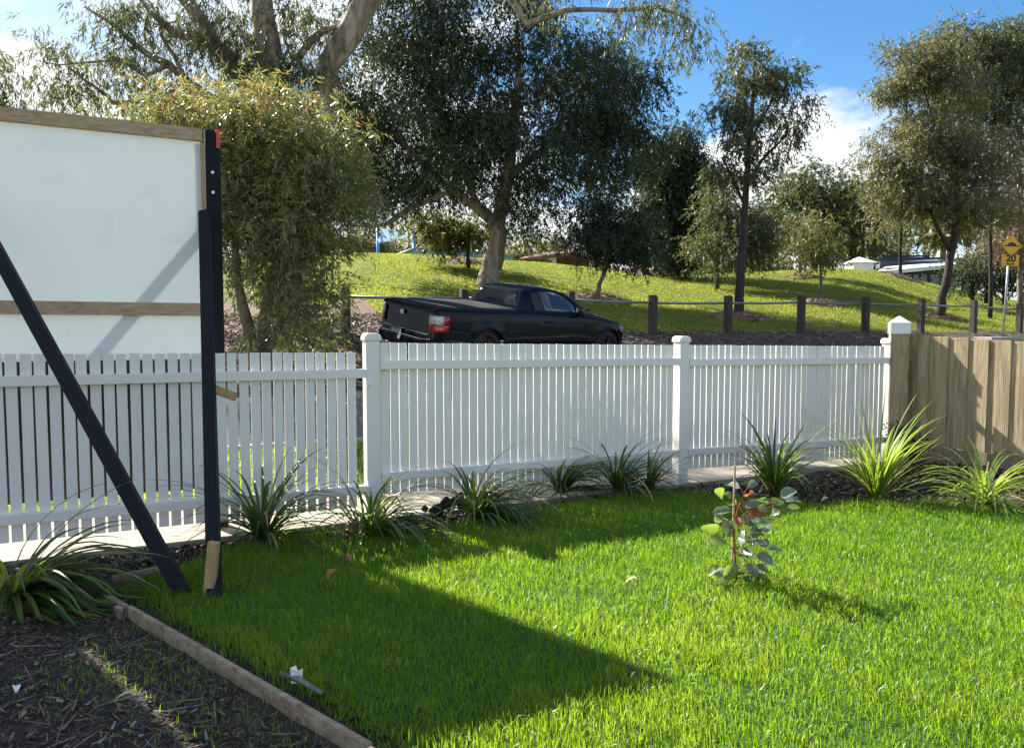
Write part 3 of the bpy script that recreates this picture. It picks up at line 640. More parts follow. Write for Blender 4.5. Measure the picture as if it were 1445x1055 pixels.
tree('tall_right_gum', 'tall grey green gum with a dark curved trunk right of the hill', None,
     [[(1325, 449, 7), (1330, 420, 6), (1338, 385, 5.5), (1343, 345, 5), (1352, 310, 4), (1350, 250, 3), (1340, 170, 2)], [(1341, 355, 3), (1325, 325, 2.5), (1312, 295, 1.8), (1300, 250, 1.2)],
      [(1350, 300, 2.5), (1375, 260, 2), (1390, 220, 1.4)], [(1348, 250, 2), (1320, 180, 1.6), (1300, 110, 1)]],
     [(1295, 92, 52, 46), (1330, 105, 50, 44), (1250, 120, 24, 30), (1250, 205, 34, 40), (1285, 170, 50, 40), (1290, 250, 46, 46), (1345, 215, 60, 55), (1338, 285, 48, 34), (1390, 290, 42, 46), (1262, 270, 30, 34), (1385, 215, 40, 44)],
     74000, (.155, .040), bk_dark, lf_grey, sig=.33, droop=.8, ncl=105, dY=1.3, twig=.006)
tree('back_right_gum', 'tall dark olive gum rising behind the curved trunk at the top right', 31,
     [[(1398, 420, 2.8), (1398, 330, 2.5), (1400, 230, 2.2), (1405, 120, 1.2)], [(1400, 200, 3), (1430, 140, 2), (1445, 90, 1)]],
     [(1390, 70, 50, 38), (1430, 50, 36, 28), (1432, 110, 36, 50), (1370, 125, 46, 44), (1420, 180, 44, 42), (1350, 75, 34, 34), (1470, 90, 40, 60), (1340, 55, 24, 18, 0, .8)],
     40000, (.18, .048), bk_dark, lf_gum, sig=.42, droop=.8, ncl=110, dY=1.6, twig=.008)
tree('bronze_tree', 'bronze leaved tree behind the yellow road sign', 33,
     [[(1440, 420, 4), (1440, 330, 3), (1436, 250, 2)]],
     [(1432, 230, 32, 36), (1425, 285, 40, 42), (1440, 200, 22, 22), (1418, 335, 34, 26), (1465, 260, 30, 60)],
     19000, (.15, .042), bk_grey, lf_red, sig=.36, droop=1.0, ncl=110, dY=1.1, twig=.006)
tree('round_bush_tree', 'low dark bushy trees with short stems left of the yellow sign', 36,
     [[(1372, 425, 3), (1372, 400, 2.5), (1374, 380, 1.5)], [(1392, 428, 3), (1393, 400, 2.5), (1395, 375, 1.5)], [(1418, 430, 3), (1416, 400, 2)]],
     [(1375, 388, 26, 22), (1398, 380, 26, 28), (1422, 385, 26, 26)],
     8000, (.20, .06), bk_dark, lf_dark, sig=.5, droop=.7, ncl=70, dY=1.0, twig=.01)
tree('thin_hill_tree', 'thin straight young gum on a bark patch before the white roofed building', None,
     [[(1270, 391, 2.6), (1271, 340, 2.2), (1272, 290, 1.6), (1268, 240, 1)]],
     [(1272, 262, 28, 30), (1258, 300, 24, 26), (1286, 300, 26, 26), (1240, 330, 18, 18, 0, .6)],
     5200, (.20, .045), bk_dark, lf_grey, sig=.42, droop=1.0, ncl=60, dY=1.0, twig=.008)
tree('olive_hill_tree', 'yellow olive tree in a bark ring before the blue skate ramp', None,
     [[(661, 378, 3), (661, 345, 2.4), (660, 315, 1.5)], [(661, 345, 1.6), (635, 330, 1.2), (605, 320, .8)]],
     [(605, 318, 36, 20), (638, 330, 34, 22), (668, 322, 28, 20), (625, 340, 24, 12, 0, .6)],
     7500, (.24, .065), bk_dark, lf_olive, sig=.38, droop=.8, ncl=90, dY=1.3, twig=.01)
tree('edge_gum_tree', 'drooping gum branches at the upper left corner above the hoarding', 19,
     [[(-90, 420, 14), (-70, 250, 11), (-50, 150, 8), (-30, 100, 4), (-5, 70, 1.5)]],
     [(0, 95, 16, 30), (8, 145, 28, 14), (-40, 130, 50, 60), (-60, 70, 50, 50)],
     6000, (.17, .03), bk_pale, lf_gum, sig=.28, droop=1.4, ncl=80, dY=1.0, twig=.006)
# trees far behind the hilltop: one of each kind, then copies with their own size and turn
def copytree(src, loc, sc, rz, label):
    c = src.copy(); col.objects.link(c); c.location = loc; c.scale = (sc, sc, sc); c.rotation_euler = (0, 0, rz); c['label'] = label
    for ch in src.children:
        d = ch.copy(); d.parent = c; col.objects.link(d)
    return c
far0 = tree('distant_tree', 'dull green distant tree behind the blue shade sail', 75,
     [[(520, 380, 2.4), (520, 345, 2), (522, 320, 1.2)]],
     [(520, 335, 20, 16), (505, 350, 16, 12), (536, 348, 18, 13), (522, 358, 26, 10)],
     4200, (.5, .16), bk_grey, lf_grey, group='distant trees behind the park', sig=.9, droop=.7, ncl=50, dY=2.0, twig=.02)
bpy.context.view_layer.update()
for i, (px, Y, sc, lab) in enumerate([
        (575, 80, 1.0, 'grey distant tree over the sloping end of the blue ramp'), (628, 95, 1.25, 'distant tree between the two shade sails'),
        (745, 85, 1.1, 'distant tree just right of the broad gum trunk'), (785, 100, 1.2, 'distant tree over the shelter with brown stepped roofs'),
        (830, 90, .95, 'distant tree right of the brown roofed shelter'), (905, 80, .8, 'distant tree behind the drooping gum trunk'),
        (985, 95, 1.0, 'distant tree behind the low canopy on the hilltop'), (1085, 100, 1.05, 'distant tree right of the slender gum trunk'),
        (1255, 110, 1.2, 'distant tree over the left end of the white roof'), (1330, 120, 1.8, 'distant tree behind the white roofed building'),
        (1365, 60, .8, 'distant tree behind the round dark bushes'), (1405, 58, .9, 'distant tree between the round dark bushes and the bronze tree'), (450, 85, 1.3, 'distant tree hidden behind the big shrub'), (1450, 70, 1.5, 'distant tree beyond the yellow sign')]):
    q = at(px, 380, Y); copytree(far0, Vector((q.x, q.y, zg(q.x, q.y) - .2)), sc * (Y / 75) * .9, i * 1.3, lab)
# ------------------------------------------------------------------ mulch mounds round the park trees
def mound(px, py, rx, ry, Y, label, red=True):
    Y = hitY(px, py - 1)
    k = Y / FPX; c = at(px, py, Y); rX = rx * k; rY = rX * .8
    z0 = zg(c.x, c.y); r = np.random.default_rng(int(px))
    root = empty('mulch_mound', (c.x, c.y, z0), label, 'mulch', 'bark mulch rings round the park trees')
    na, nr = 26, 7; V = [(c.x, c.y, z0 + .16)]; f = []
    for i in range(1, nr + 1):
        t = i / nr
        for j in range(na):
            a = 2 * math.pi * j / na; w_ = 1 + .12 * math.sin(3 * a + px) + r.normal(0, .03)
            x = c.x + rX * t * w_ * math.cos(a); y = c.y + rY * t * w_ * math.sin(a)
            V.append((x, y, zg(x, y) + .16 * (1 - t * t) + r.normal(0, .025) * (t < .99) - .03 * (t > .99)))
    for j in range(na): f.append((0, 1 + j, 1 + (j + 1) % na))
    for i in range(nr - 1):
        for j in range(na):
            a = 1 + i * na + j; b = 1 + i * na + (j + 1) % na; f.append((a, a + na, b + na, b))
    m = MB(); m.add(V, f); m.build('mulch_heap', m_redchip, root, True)
    n = 420; a = r.uniform(0, 6.28, n); t = np.sqrt(r.uniform(0, 1.1, n)); x = c.x + rX * t * np.cos(a); y = c.y + rY * t * np.sin(a)
    chips_at(x, y, zt(x, y) + .16 * np.maximum(1 - t * t, 0) + .01, (.08, .24), .05, 'bark_chips', r, root, [1, 2, 2])
def chips_at(x, y, z, ln, wd, name, r, parent, which, tilt=.35):
    n = len(x); k = r.integers(0, len(which), n)
    for q, mi in enumerate(which):
        s_ = k == q; m_ = int(s_.sum())
        if not m_: continue
        c = np.stack([x, y, z], 1)[s_]; a = r.uniform(0, 6.28, m_); tl = r.normal(0, tilt, m_)
        d = np.stack([np.cos(a) * np.cos(tl), np.sin(a) * np.cos(tl), np.sin(tl)], 1); sd = unit(np.cross(d, np.array([0, 0, 1.0]) + r.normal(0, .4, (m_, 3)))); nm = np.cross(sd, d)
        Lh = r.uniform(ln[0], ln[1], (m_, 1)) / 2; Wh = wd * r.uniform(.5, 1.2, (m_, 1)) / 2; Th = Wh * .35
        cr = [(-1, -.6, -1), (1, -.35, -1), (1, .35, -1), (-1, .8, -1), (-1, -.6, 1), (1, -.35, 1), (1, .35, 1), (-1, .8, 1)]
        V = np.stack([c + d * Lh * p_[0] + sd * Wh * p_[1] + nm * Th * p_[2] + nm * Lh * .12 * (1 - abs(p_[0])) for p_ in cr], 1)
        fb = np.array([(0, 3, 2, 1), (4, 5, 6, 7), (0, 1, 5, 4), (2, 3, 7, 6), (1, 2, 6, 5), (0, 4, 7, 3)])
        Fq = (np.arange(m_)[:, None, None] * 8 + fb[None]).reshape(-1, 4)
        o = npmesh(name, V.reshape(-1, 3), Fq, m_chip[mi], parent); o['kind'] = 'stuff'
for a in [(655, 371, 34, 8, 42, 'bark ring under the yellow olive tree near the blue ramp'), (846, 423, 44, 9, 23, 'bark ring round the leaning stem above the ute bonnet'),
          (912, 387, 46, 9, 30, 'bark mound round the drooping dark tree'), (1046, 449, 42, 9, 21.5, 'bark ring round the slender gum trunk'),
          (1162, 430, 30, 7, 26, 'bark ring under the small olive tree'), (1134, 393, 26, 5, 39, 'bark patch under the pale tilted trunk'),
          (1272, 393, 28, 7, 33, 'bark patch under the thin straight young gum'), (1330, 450, 32, 8, 24, 'bark ring at the foot of the tall curved trunk')]:
    mound(*a)
# ------------------------------------------------------------------ bollard fence with pipe rail along the park
m_bol = M('bollard_timber', [(.3, (.026, .018, .018)), (.55, (.055, .042, .042)), (.75, (.095, .078, .075))], (20, 20, 3), .85, .5, (60, 60, 6))
m_pipe = M('galvanised_pipe', bw((.16, .18, .20), (.26, .28, .30)), (8, 8, 8), .5, .05, metal=.6)
bols = []
for px, pt, pb in ((395, 402, 472), (488, 405, 473), (655, 408, 474), (805, 411, 474), (921, 416, 473), (1027, 417, 470), (1130, 417, 468), (1221, 419, 468), (1299, 421, 467), (1373, 423.5, 467), (1438, 428, 468), (1500, 431, 469), (1555, 434, 470)):
    u = (px - CX) / FPX; Y = 17.0 / (1 - .489 * u); bols.append((at(px, pt, Y), at(px, pb, Y)))
bfo = bols[1][1].copy(); bf = empty('bollard_fence', bfo, 'row of dark timber bollards joined by a pipe rail along the park edge', 'fence')
for t, b in bols:
    h = t.z - b.z + .35
    m = MB(); m.prism([(-.085, 0), (.085, 0), (.085, h - .05), (.04, h), (-.085, h)], Vector((b.x, b.y, b.z - .35)) - F(0, .085), F(1, 0), (0, 0, 1), F(0, .17))
    m.build('bollard', m_bol, bf, bevel=.008)
for i in range(len(bols) - 1):
    a = bols[i][0]; b = bols[i + 1][0]
    a2 = Vector((a.x, a.y, a.z - .20)) + F(.09, -.0); b2 = Vector((b.x, b.y, b.z - .20)) - F(.09, 0)
    m = MB().tube([a2, (a2 + b2) / 2 + Vector((0, 0, -.012)), b2], .03, 8); m.build('rail', m_pipe, bf, True)
# ------------------------------------------------------------------ speed hump sign
m_yel = M('sign_yellow', bw((.68, .34, .004), (.76, .40, .008)), (6, 6, 6), .45, .03)
m_blk = M('sign_black', bw((.010, .008, .012), (.016, .012, .018)), (6, 6, 6), .5, .02)
m_steel = M('sign_steel', bw((.34, .36, .38), (.46, .48, .50)), (10, 10, 10), .45, .05, metal=.7)
SY = 24.2
sb = at(1415, 469, SY); stp = at(1427, 331, SY)
sg = empty('road_sign', sb, 'yellow speed hump warning sign with a 20 plate on a leaning steel pole', 'sign')
m = MB().tube([sb - Vector((0, 0, .3)), stp + Vector((0, .04, -.1))], .034, 10); m.build('pole', m_steel, sg, True)
up = (stp - sb).normalized(); rt = Vector((1, .10, 0)).normalized(); rt = (rt - up * rt.dot(up)).normalized(); fn = rt.cross(up)   # fn faces away or to the camera
if fn.y > 0: fn = -fn
dc = at(1426, 347, SY) + fn * .05; kk = SY / FPX
def disc(poly, c, off, th, name, mat, par):
    m = MB(); m.prism(poly, c + fn * off, rt, up, fn * th); return m.build(name, mat, par)
hd = 16.5 * kk
dia = disc([(hd, 0), (0, hd), (-hd, 0), (0, -hd)], dc, 0, .006, 'diamond_plate', m_yel, sg)
def loc(o, par): o.parent = par; return o
def ring(r0, r1, name, off, pts=4):
    m = MB()
    A = [(r0 * math.cos(math.pi / 2 * k), r0 * math.sin(math.pi / 2 * k)) for k in range(4)]; B = [(r1 * math.cos(math.pi / 2 * k), r1 * math.sin(math.pi / 2 * k)) for k in range(4)]
    for k in range(4):
        k2 = (k + 1) % 4; m.prism([A[k], A[k2], B[k2], B[k]], dc + fn * off, rt, up, fn * .003)
    return m.build(name, m_blk, sg)
ring(hd * .985, hd * .93, 'border', .0065)
hp = [(-.72 * hd, -.06 * hd), (-.72 * hd, .03 * hd), (-.40 * hd, .03 * hd)] + [(-.40 * hd * math.cos(a), .03 * hd + .26 * hd * math.sin(a)) for a in np.linspace(.25, math.pi - .25, 9)] + [(.40 * hd, .03 * hd), (.72 * hd, .03 * hd), (.72 * hd, -.06 * hd)]
disc(hp, dc, .007, .003, 'hump_symbol', m_blk, sg)
pc = at(1424.3, 367.5, SY) + fn * .055; pw, ph = 13.2 * kk, 8.6 * kk
disc([(-pw, -ph), (pw, -ph), (pw, ph), (-pw, ph)], pc, 0, .006, 'speed_plate', m_yel, sg)
e = .012
for poly in ([(-pw, -ph), (pw, -ph), (pw, -ph + e), (-pw, -ph + e)], [(-pw, ph - e), (pw, ph - e), (pw, ph), (-pw, ph)], [(-pw, -ph + e), (-pw + e, -ph + e), (-pw + e, ph - e), (-pw, ph - e)], [(pw - e, -ph + e), (pw, -ph + e), (pw, ph - e), (pw - e, ph - e)]):
    disc(poly, pc, .0065, .003, 'border', m_blk, sg)
def text(body, size, c, X, Yv, mat, par, name, local=False, sx=1.0, bold=0.0):
    cu = bpy.data.curves.new(name, 'FONT'); cu.body = body; cu.size = size; cu.align_x = 'CENTER'; cu.align_y = 'CENTER'; cu.extrude = .0015; cu.offset = bold
    tmp = bpy.data.objects.new('tmp', cu); col.objects.link(tmp); dg = bpy.context.evaluated_depsgraph_get(); dg.update()
    me = bpy.data.meshes.new_from_object(tmp.evaluated_get(dg)); bpy.data.objects.remove(tmp)
    X = Vector(X).normalized(); Yv = Vector(Yv).normalized(); Z = X.cross(Yv)
    mt = Matrix((X * sx, Yv, Z)).transposed().to_4x4(); mt.translation = Vector(c) - (Vector((0, 0, 0)) if local else Vector(par.location))
    me.transform(mt); me.materials.clear(); return link(name, me, mat, par)
text('20', .30, pc + fn * .009 + up * .055, rt, up, m_blk, sg, 'speed_digits', sx=1.15, bold=.012)
text('km/h', .115, pc + fn * .009 - up * .115, rt, up, m_blk, sg, 'unit_lettering', sx=1.15, bold=.004)
q = at(1404, 468.5, SY - .6)
m = MB().box((q.x, q.y, zg(q.x, q.y) + .05), (1.5, .75, .1), .45); o = m.build('concrete_slab', m_kerb, bevel=.01); tag(o, 'flat pale concrete slab on the ground at the foot of the yellow sign', 'slab')
# ------------------------------------------------------------------ things beyond the hilltop
m_blue = M('blue_steel', bw((.02, .20, .55), (.03, .26, .65)), (5, 5, 5), .4, .02)
m_sail = M('shade_cloth', bw((.24, .42, .66), (.32, .52, .74)), (3, 3, 3), .8, .1, trans=.3, tcol=(.4, .6, .85))
m_psail = M('pale_shade_cloth', bw((.55, .60, .58), (.66, .70, .68)), (3, 3, 3), .8, .1, trans=.3, tcol=(.7, .75, .72))
def curved_sail(name, corners, mat, label, poles, sag=.12):
    A, B, C_ = [Vector(q) for q in corners]; root = empty(name, Vector((poles[0].x, poles[0].y, zg(poles[0].x, poles[0].y))), label, 'shade sail')
    n = 10; V = []; idx = {}
    cen = (A + B + C_) / 3
    for i in range(n + 1):
        for j in range(n + 1 - i):
            a, b = i / n, j / n; c = 1 - a - b
            q = A * a + B * b + C_ * c; pull = 4 * (a * b + b * c + a * c) / 1.333
            edge = max(0, 1 - 6 * min(a, b, c)); q = q.lerp(cen, sag * pull * edge); q.z -= .25 * pull * (1 - edge)
            idx[i, j] = len(V); V.append(q)
    f = []
    for i in range(n):
        for j in range(n - i):
            f.append((idx[i, j], idx[i + 1, j], idx[i, j + 1]))
            if j < n - i - 1: f.append((idx[i + 1, j], idx[i + 1, j + 1], idx[i, j + 1]))
    m = MB(); m.add(V, f); m.build('sail', mat, root, True)
    for q in poles:
        m = MB().tube([Vector((q.x, q.y, zg(q.x, q.y) - .8)), q], .12, 10); m.build('pole', m_blue, root, True)
    return root
Y = 55
curved_sail('shade_sail', [at(541, 322, Y), at(528, 344, Y - 1), at(583, 335, Y + 2)], m_sail, 'blue triangular shade sail on a blue pole at the hilltop', [at(533, 316, Y), at(514, 352, Y), at(584, 334, Y + 2)], .10)
curved_sail('shade_sail', [at(668, 322, Y + 3), at(612, 348, Y + 3), at(663, 352, Y + 1)], m_psail, 'pale shade sail behind the olive hill tree', [at(664, 318, Y + 3), at(675, 346, Y + 1)], .10)
m_ramp = M('ramp_blue', bw((.13, .27, .36), (.20, .36, .45)), (2, 2, 2), .7, .1)
Y = 50; bt = 8
q0, q1, q2, q3 = at(556, 362, Y), at(586, 351, Y), at(640, 353, Y + 1), at(720, 362, Y + 4)
rp = empty('skate_ramp', at(600, 375, Y), 'long blue sided skate ramp with a sloping end at the hilltop', 'ramp')
for a, b in ((q0, q1), (q1, q2), (q2, q3)):
    m = MB(); z0 = a.z - 2.2
    dp = Vector((.3, 3.0, 0))
    vs_ = [a, b, Vector((b.x, b.y, z0)), Vector((a.x, a.y, z0))]; vs_ += [v_ + dp for v_ in vs_]
    m.add(vs_, [(0, 1, 2, 3), (7, 6, 5, 4), (0, 4, 5, 1), (1, 5, 6, 2), (2, 6, 7, 3), (3, 7, 4, 0)]); m.build('side_wall', m_ramp, rp)
m = MB().tube([q0 + Vector((0, -.02, .05)), q1 + Vector((0, -.02, .05)), q2 + Vector((0, -.02, .05)), q3 + Vector((0, -.02, .05))], .06, 8); m.build('coping', m_steel, rp, True)
# shelter with stepped brown roofs
m_rust = M('rust_brown_roof', bw((.14, .06, .035), (.24, .11, .07)), (3, 3, 3), .7, .15)
m_pwhite = M('white_building_paint', bw((.62, .64, .66), (.74, .76, .78)), (2, 2, 2), .6, .05)
Y = 58
sh = empty('park_shelter', at(790, 380, Y), 'open park shelter with stepped rust brown roofs on the hilltop', 'shelter')
for a, b, y0, y1, yo in ((732, 765, 365, 361, 0), (745, 785, 362, 358, .6), (760, 812, 359, 355.5, 1.2), (775, 835, 357, 363, 1.8)):
    A = at(a, y0, Y + yo); B = at(b, y1, Y + yo)
    m = MB(); dp = Vector((.5, 3.5, .5)); t_ = Vector((0, 0, -.28)); vs_ = [A, B, B + t_, A + t_]; vs_ += [v_ + dp for v_ in vs_]
    m.add(vs_, [(0, 1, 2, 3), (7, 6, 5, 4), (0, 4, 5, 1), (1, 5, 6, 2), (2, 6, 7, 3), (3, 7, 4, 0)]); m.build('roof', m_rust, sh, bevel=.03)
for px, yo, mm in ((782, 1.5, m_pwhite), (750, 1.5, m_rust), (812, 2.5, m_rust), (828, 2.5, m_rust)):
    A = at(px, 360, Y + yo); m = MB().box((A.x, A.y, A.z - 1.5), (.32, .32, 3.0)); m.build('column', mm, sh)
A = at(806, 366, Y + 4); m = MB().box((A.x, A.y, A.z - .8), (2.6, .3, 2.2)); m.build('back_wall', m_rust, sh)
# low canopy and pale skate bowl beside the drooping tree
m_tan = M('tan_concrete', bw((.36, .27, .20), (.46, .35, .27)), (2, 2, 2), .9, .1)
Y = 52
bw0 = empty('skate_bank', at(960, 392, Y), 'tan concrete skate bank rising behind the bark mound', 'ramp')
m = MB(); A, B, C_, D = at(925, 372, Y), at(948, 367, Y), at(985, 389, Y), at(985, 402, Y)
vs_ = [A, B, C_, D, at(925, 402, Y)]; n5_ = len(vs_); vs_ += [v_ + Vector((0, 4, 0)) for v_ in vs_]
m.add(vs_, [tuple(range(5)), tuple(range(9, 4, -1))] + [(i, i + 5, (i + 1) % 5 + 5, (i + 1) % 5) for i in range(5)]); m.build('slope', m_tan, bw0)
m_dgrey = M('dark_grey_wall', bw((.03, .035, .045), (.055, .06, .075)), (2, 2, 2), .7, .05)
Y = 66
cn = empty('flat_canopy', at(1000, 390, Y), 'low flat roofed canopy on thin posts on the hilltop', 'shelter')
A = at(1000, 372, Y); m = MB().box(A, (5.2, 3, .28)); m.build('roof', m_pwhite, cn, bevel=.03)
for px in (965, 990, 1012, 1034):
    B = at(px, 380, Y); m = MB().box((B.x, B.y - .8, A.z - 1.45), (.25, .25, 2.7)); m.build('post', m_dgrey if px != 1012 else m_pwhite, cn)
m = MB().box((A.x, A.y + 1.3, A.z - 1.4), (5, .2, 2.4)); m.build('back_wall', m_dgrey, cn)
# white-roofed building right
Y = 68
wb = empty('white_roofed_building', at(1290, 400, Y), 'long low building with stepped curved white roofs and dark walls', 'building')
def slope_roof(a, b, c, d, th, dep, name, mat, par):
    V = [a, b, c, d]; dp = Vector((0, 0, -th)); V += [v_ + dp for v_ in V]
    m = MB(); m.add(V, [(0, 1, 2, 3), (7, 6, 5, 4), (0, 4, 5, 1), (1, 5, 6, 2), (2, 6, 7, 3), (3, 7, 4, 0)]); return m.build(name, mat, par)
for i, (xa, ya, xb, yb, xc, yc, xd, yd, yo) in enumerate(((1236, 383, 1352, 372, 1344, 369, 1250, 376, 0), (1236, 374, 1344, 368.5, 1320, 365.5, 1250, 370, 5), (1245, 369.5, 1318, 366, 1300, 362, 1262, 364, 10))):
    slope_roof(at(xa, ya, Y + yo), at(xb, yb, Y + yo), at(xc, yc, Y + yo + 4.5), at(xd, yd, Y + yo + 4.5), .35, 0, 'roof', m_pwhite, wb)
    A = at((xa + xb) / 2, (ya + yb) / 2 + 1, Y + yo + 4.7); 
    m = MB().box((A.x, A.y + .4, A.z - 2.2 + .3), ((xb - xa) * (Y + yo) / FPX * .92, .3, 5.2)); m.build('clerestory_wall', m_dgrey, wb)
A = at(1300, 390, Y + 1.2); m = MB().box((A.x, A.y + 1.5, A.z - .9), (6.6, 3, 3.4), -.0); wl = m.build('wall', m_dgrey, wb)
m_glass = M('dark_glass', bw((.02, .03, .04), (.03, .04, .05)), (2, 2, 2), .08, 0, spec=.8)
for px in (1280, 1294, 1302, 1318):
    B = at(px, 395, Y + 1.15); m = MB().box((B.x, B.y, B.z), (.7, .06, 1.0)); m.build('window', m_glass, wb)
lb = empty('pale_kiosk', at(1212, 385, 72), 'small pale kiosk with a pyramid roof at the hilltop left of the white roofs', 'building')
A = at(1212, 377, 72); m = MB().box(A - Vector((0, 0, .6)), (1.9, 1.9, 1.9)); m.build('wall', m_pwhite, lb)
m = MB(); V = [A + Vector((x * 1.25, y * 1.25, .36)) for x, y in ((-1, -1), (1, -1), (1, 1), (-1, 1))] + [A + Vector((0, 0, 1.0))]; m.add(V, [(0, 1, 4), (1, 2, 4), (2, 3, 4), (3, 0, 4), (3, 2, 1, 0)]); m.build('roof', m_pwhite, lb)
A = at(1195, 380, 73); m = MB().box(A - Vector((0, 0, .4)), (2.4, 1.2, .7)); o = m.build('low_wall', m_pwhite); tag(o, 'low pale wall on the hilltop left of the kiosk', 'wall')
lm = empty('light_mast', at(1241, 385, 85), 'tall thin light mast behind the far dense tree', 'lamp post')
m = MB().tube([at(1241, 400, 85), at(1241, 246, 85)], [.12, .07], 8); m.build('mast', m_steel, lm, True)
A = at(1241, 247, 85); m = MB().box(A + Vector((0, 0, .1)), (.9, .35, .22)); m.build('lamp_head', m_pwhite, lm, bevel=.05)

# ------------------------------------------------------------------ black ute
m_car = None
def carpaint():
    m, nt = newmat('black_car_paint')
    v = coords(nt, 'Object', (3, 3, 3), False); n = N(nt, 'ShaderNodeTexNoise', i_Scale=2.0, i_Detail=6.0); L(nt, v, n.inputs['Vector'])
    c = ramp(nt, n.outputs[0], bw((.004, .006, .014), (.006, .009, .019)))
    b = N(nt, 'ShaderNodeBsdfPrincipled', i_Roughness=.3); L(nt, c, b.inputs['Base Color']); b.inputs['Specular IOR Level'].default_value = 0; b.inputs['Coat Weight'].default_value = .36; b.inputs['Coat Roughness'].default_value = .03
    finish(nt, b.outputs[0]); return m
m_car = carpaint()
m_cglass = M('tinted_glass', bw((.008, .012, .016), (.012, .016, .02)), (2, 2, 2), .03, 0, spec=1.0, coat=.6)
m_rubber = M('tyre_rubber', bw((.012, .012, .013), (.02, .02, .02)), (9, 9, 9), .85, .2)
m_rim = M('dark_rim', bw((.02, .02, .022), (.03, .03, .032)), (9, 9, 9), .35, .02, metal=.7)
m_vinyl = M('tonneau_vinyl', bw((.012, .014, .016), (.020, .022, .025)), (12, 12, 12), .7, .25, (70, 70, 70), spec=.2)
m_trim = M('black_trim', bw((.008, .008, .009), (.014, .014, .015)), (9, 9, 9), .5, .05)
m_chrome = M('chrome_trim', bw((.55, .56, .58), (.65, .66, .68)), (9, 9, 9), .2, 0, metal=1.0)
m_tail = M('red_lens', bw((.24, .006, .010), (.34, .012, .014)), (20, 20, 20), .12, .05, spec=.8)
m_hlens = M('headlight_lens', bw((.10, .11, .12), (.22, .23, .24)), (20, 20, 20), .1, .1, spec=.8)
m_clear = M('clear_lens', [(.35, (.10, .10, .11)), (.5, (.42, .42, .44)), (.65, (.66, .66, .68))], (26, 26, 26), .12, .3, (60, 60, 60), spec=.8)
CYAW, CROLL = R(39.5), R(8.4)
car = empty('parked_ute', (-1.91, 13.17, .89), 'black two door ute with a flat black tonneau cover parked beyond the white fence', 'ute')
car.rotation_mode = 'XYZ'; car.rotation_euler = (Matrix.Rotation(CYAW, 3, 'Z') @ Matrix.Rotation(CROLL, 3, 'X')).to_euler()
ip = lambda t, pts: float(np.interp(t, [q[0] for q in pts], [q[1] for q in pts]))
ZTOP = [(0, 1.00), (.08, 1.02), (.6, 1.025), (2.0, 1.03), (2.5, 1.005), (3.5, .975), (3.9, .93), (4.3, .875), (4.6, .81), (4.8, .73), (4.93, .64), (5.0, .56)]
WMAX = [(0, .83), (.05, .87), (.15, .905), (.5, .925), (1.1, .935), (2.4, .92), (4.2, .93), (4.5, .885), (4.75, .79), (4.9, .67), (5.0, .54)]
WH = (1.10, 4.17); AR = .395
def zlow(t):
    z = ip(t, [(0, .36), (.2, .30), (.6, .24), (4.6, .22), (5.0, .24)])
    for c in WH:
        if abs(t - c) < AR: z = max(z, .335 + math.sqrt(AR * AR - (t - c) ** 2))
    return z
def wside(t, z):
    w_ = ip(t, WMAX)
    sh_ = .58 + .0 * t
    if z > sh_: w_ *= 1 - .055 * ((z - sh_) / .42) ** 2
    else: w_ *= 1 - .07 * ((sh_ - z) / .36) ** 2
    if .66 < z < .74: w_ += .004                                  # swage line
    for c in WH:                                                   # flared arches
        d = math.hypot(t - c, z - .335)
        if AR - .001 <= d < AR + .14: w_ += .018 * (1 - (d - AR) / .14)
    return w_
ts = sorted(set([0, .02, .05, .1, .15, .2, .3, .4, .5, .6] + [WH[0] + AR * math.cos(a) for a in np.linspace(0, math.pi, 17)] + [WH[1] + AR * math.cos(a) for a in np.linspace(0, math.pi, 17)] + list(np.linspace(1.55, 3.7, 20)) + [4.62, 4.7, 4.76, 4.82, 4.87, 4.91, 4.95, 4.98, 5.0]))
NV = 14
def section(t):
    z0 = zlow(t); z1 = ip(t, ZTOP); pts = []
    for k in range(NV):
        z = z0 + (z1 - .05 - z0) * k / (NV - 1); pts.append((wside(t, z), z))
    we = wside(t, z1 - .05); cr = ip(t, [(0, 0), (3.3, .0), (3.7, .075), (4.4, .075), (4.8, .04), (5.0, .02)])
    pts += [(we - .012, z1 - .022), (we - .04, z1 - .004)]
    for fx in (.88, .7, .45, .2, 0):
        pts.append(((we - .04) * fx, z1 + cr * (1 - fx * fx) + .002))
    return pts
V = []; f = []; cols = None
for t in ts:
    h = section(t); full = [(y, z) for y, z in h] + [(-y, z) for y, z in h[-2::-1]]
    tx = lambda z: t + (.05 * (z - .7) if t < .1 else 0)
    cols = len(full); V += [(tx(z), y, z) for y, z in full]
for i in range(len(ts) - 1):
    for j in range(cols - 1):
        a = i * cols + j; f.append((a, a + cols, a + cols + 1, a + 1))
f.append(tuple(range(cols))); f.append(tuple(range((len(ts) - 1) * cols, len(ts) * cols))[::-1])
m = MB(); m.add(V, f); body = m.build('body', m_car, car, True, local=True)
mod = body.modifiers.new('split', 'EDGE_SPLIT'); mod.split_angle = R(42)
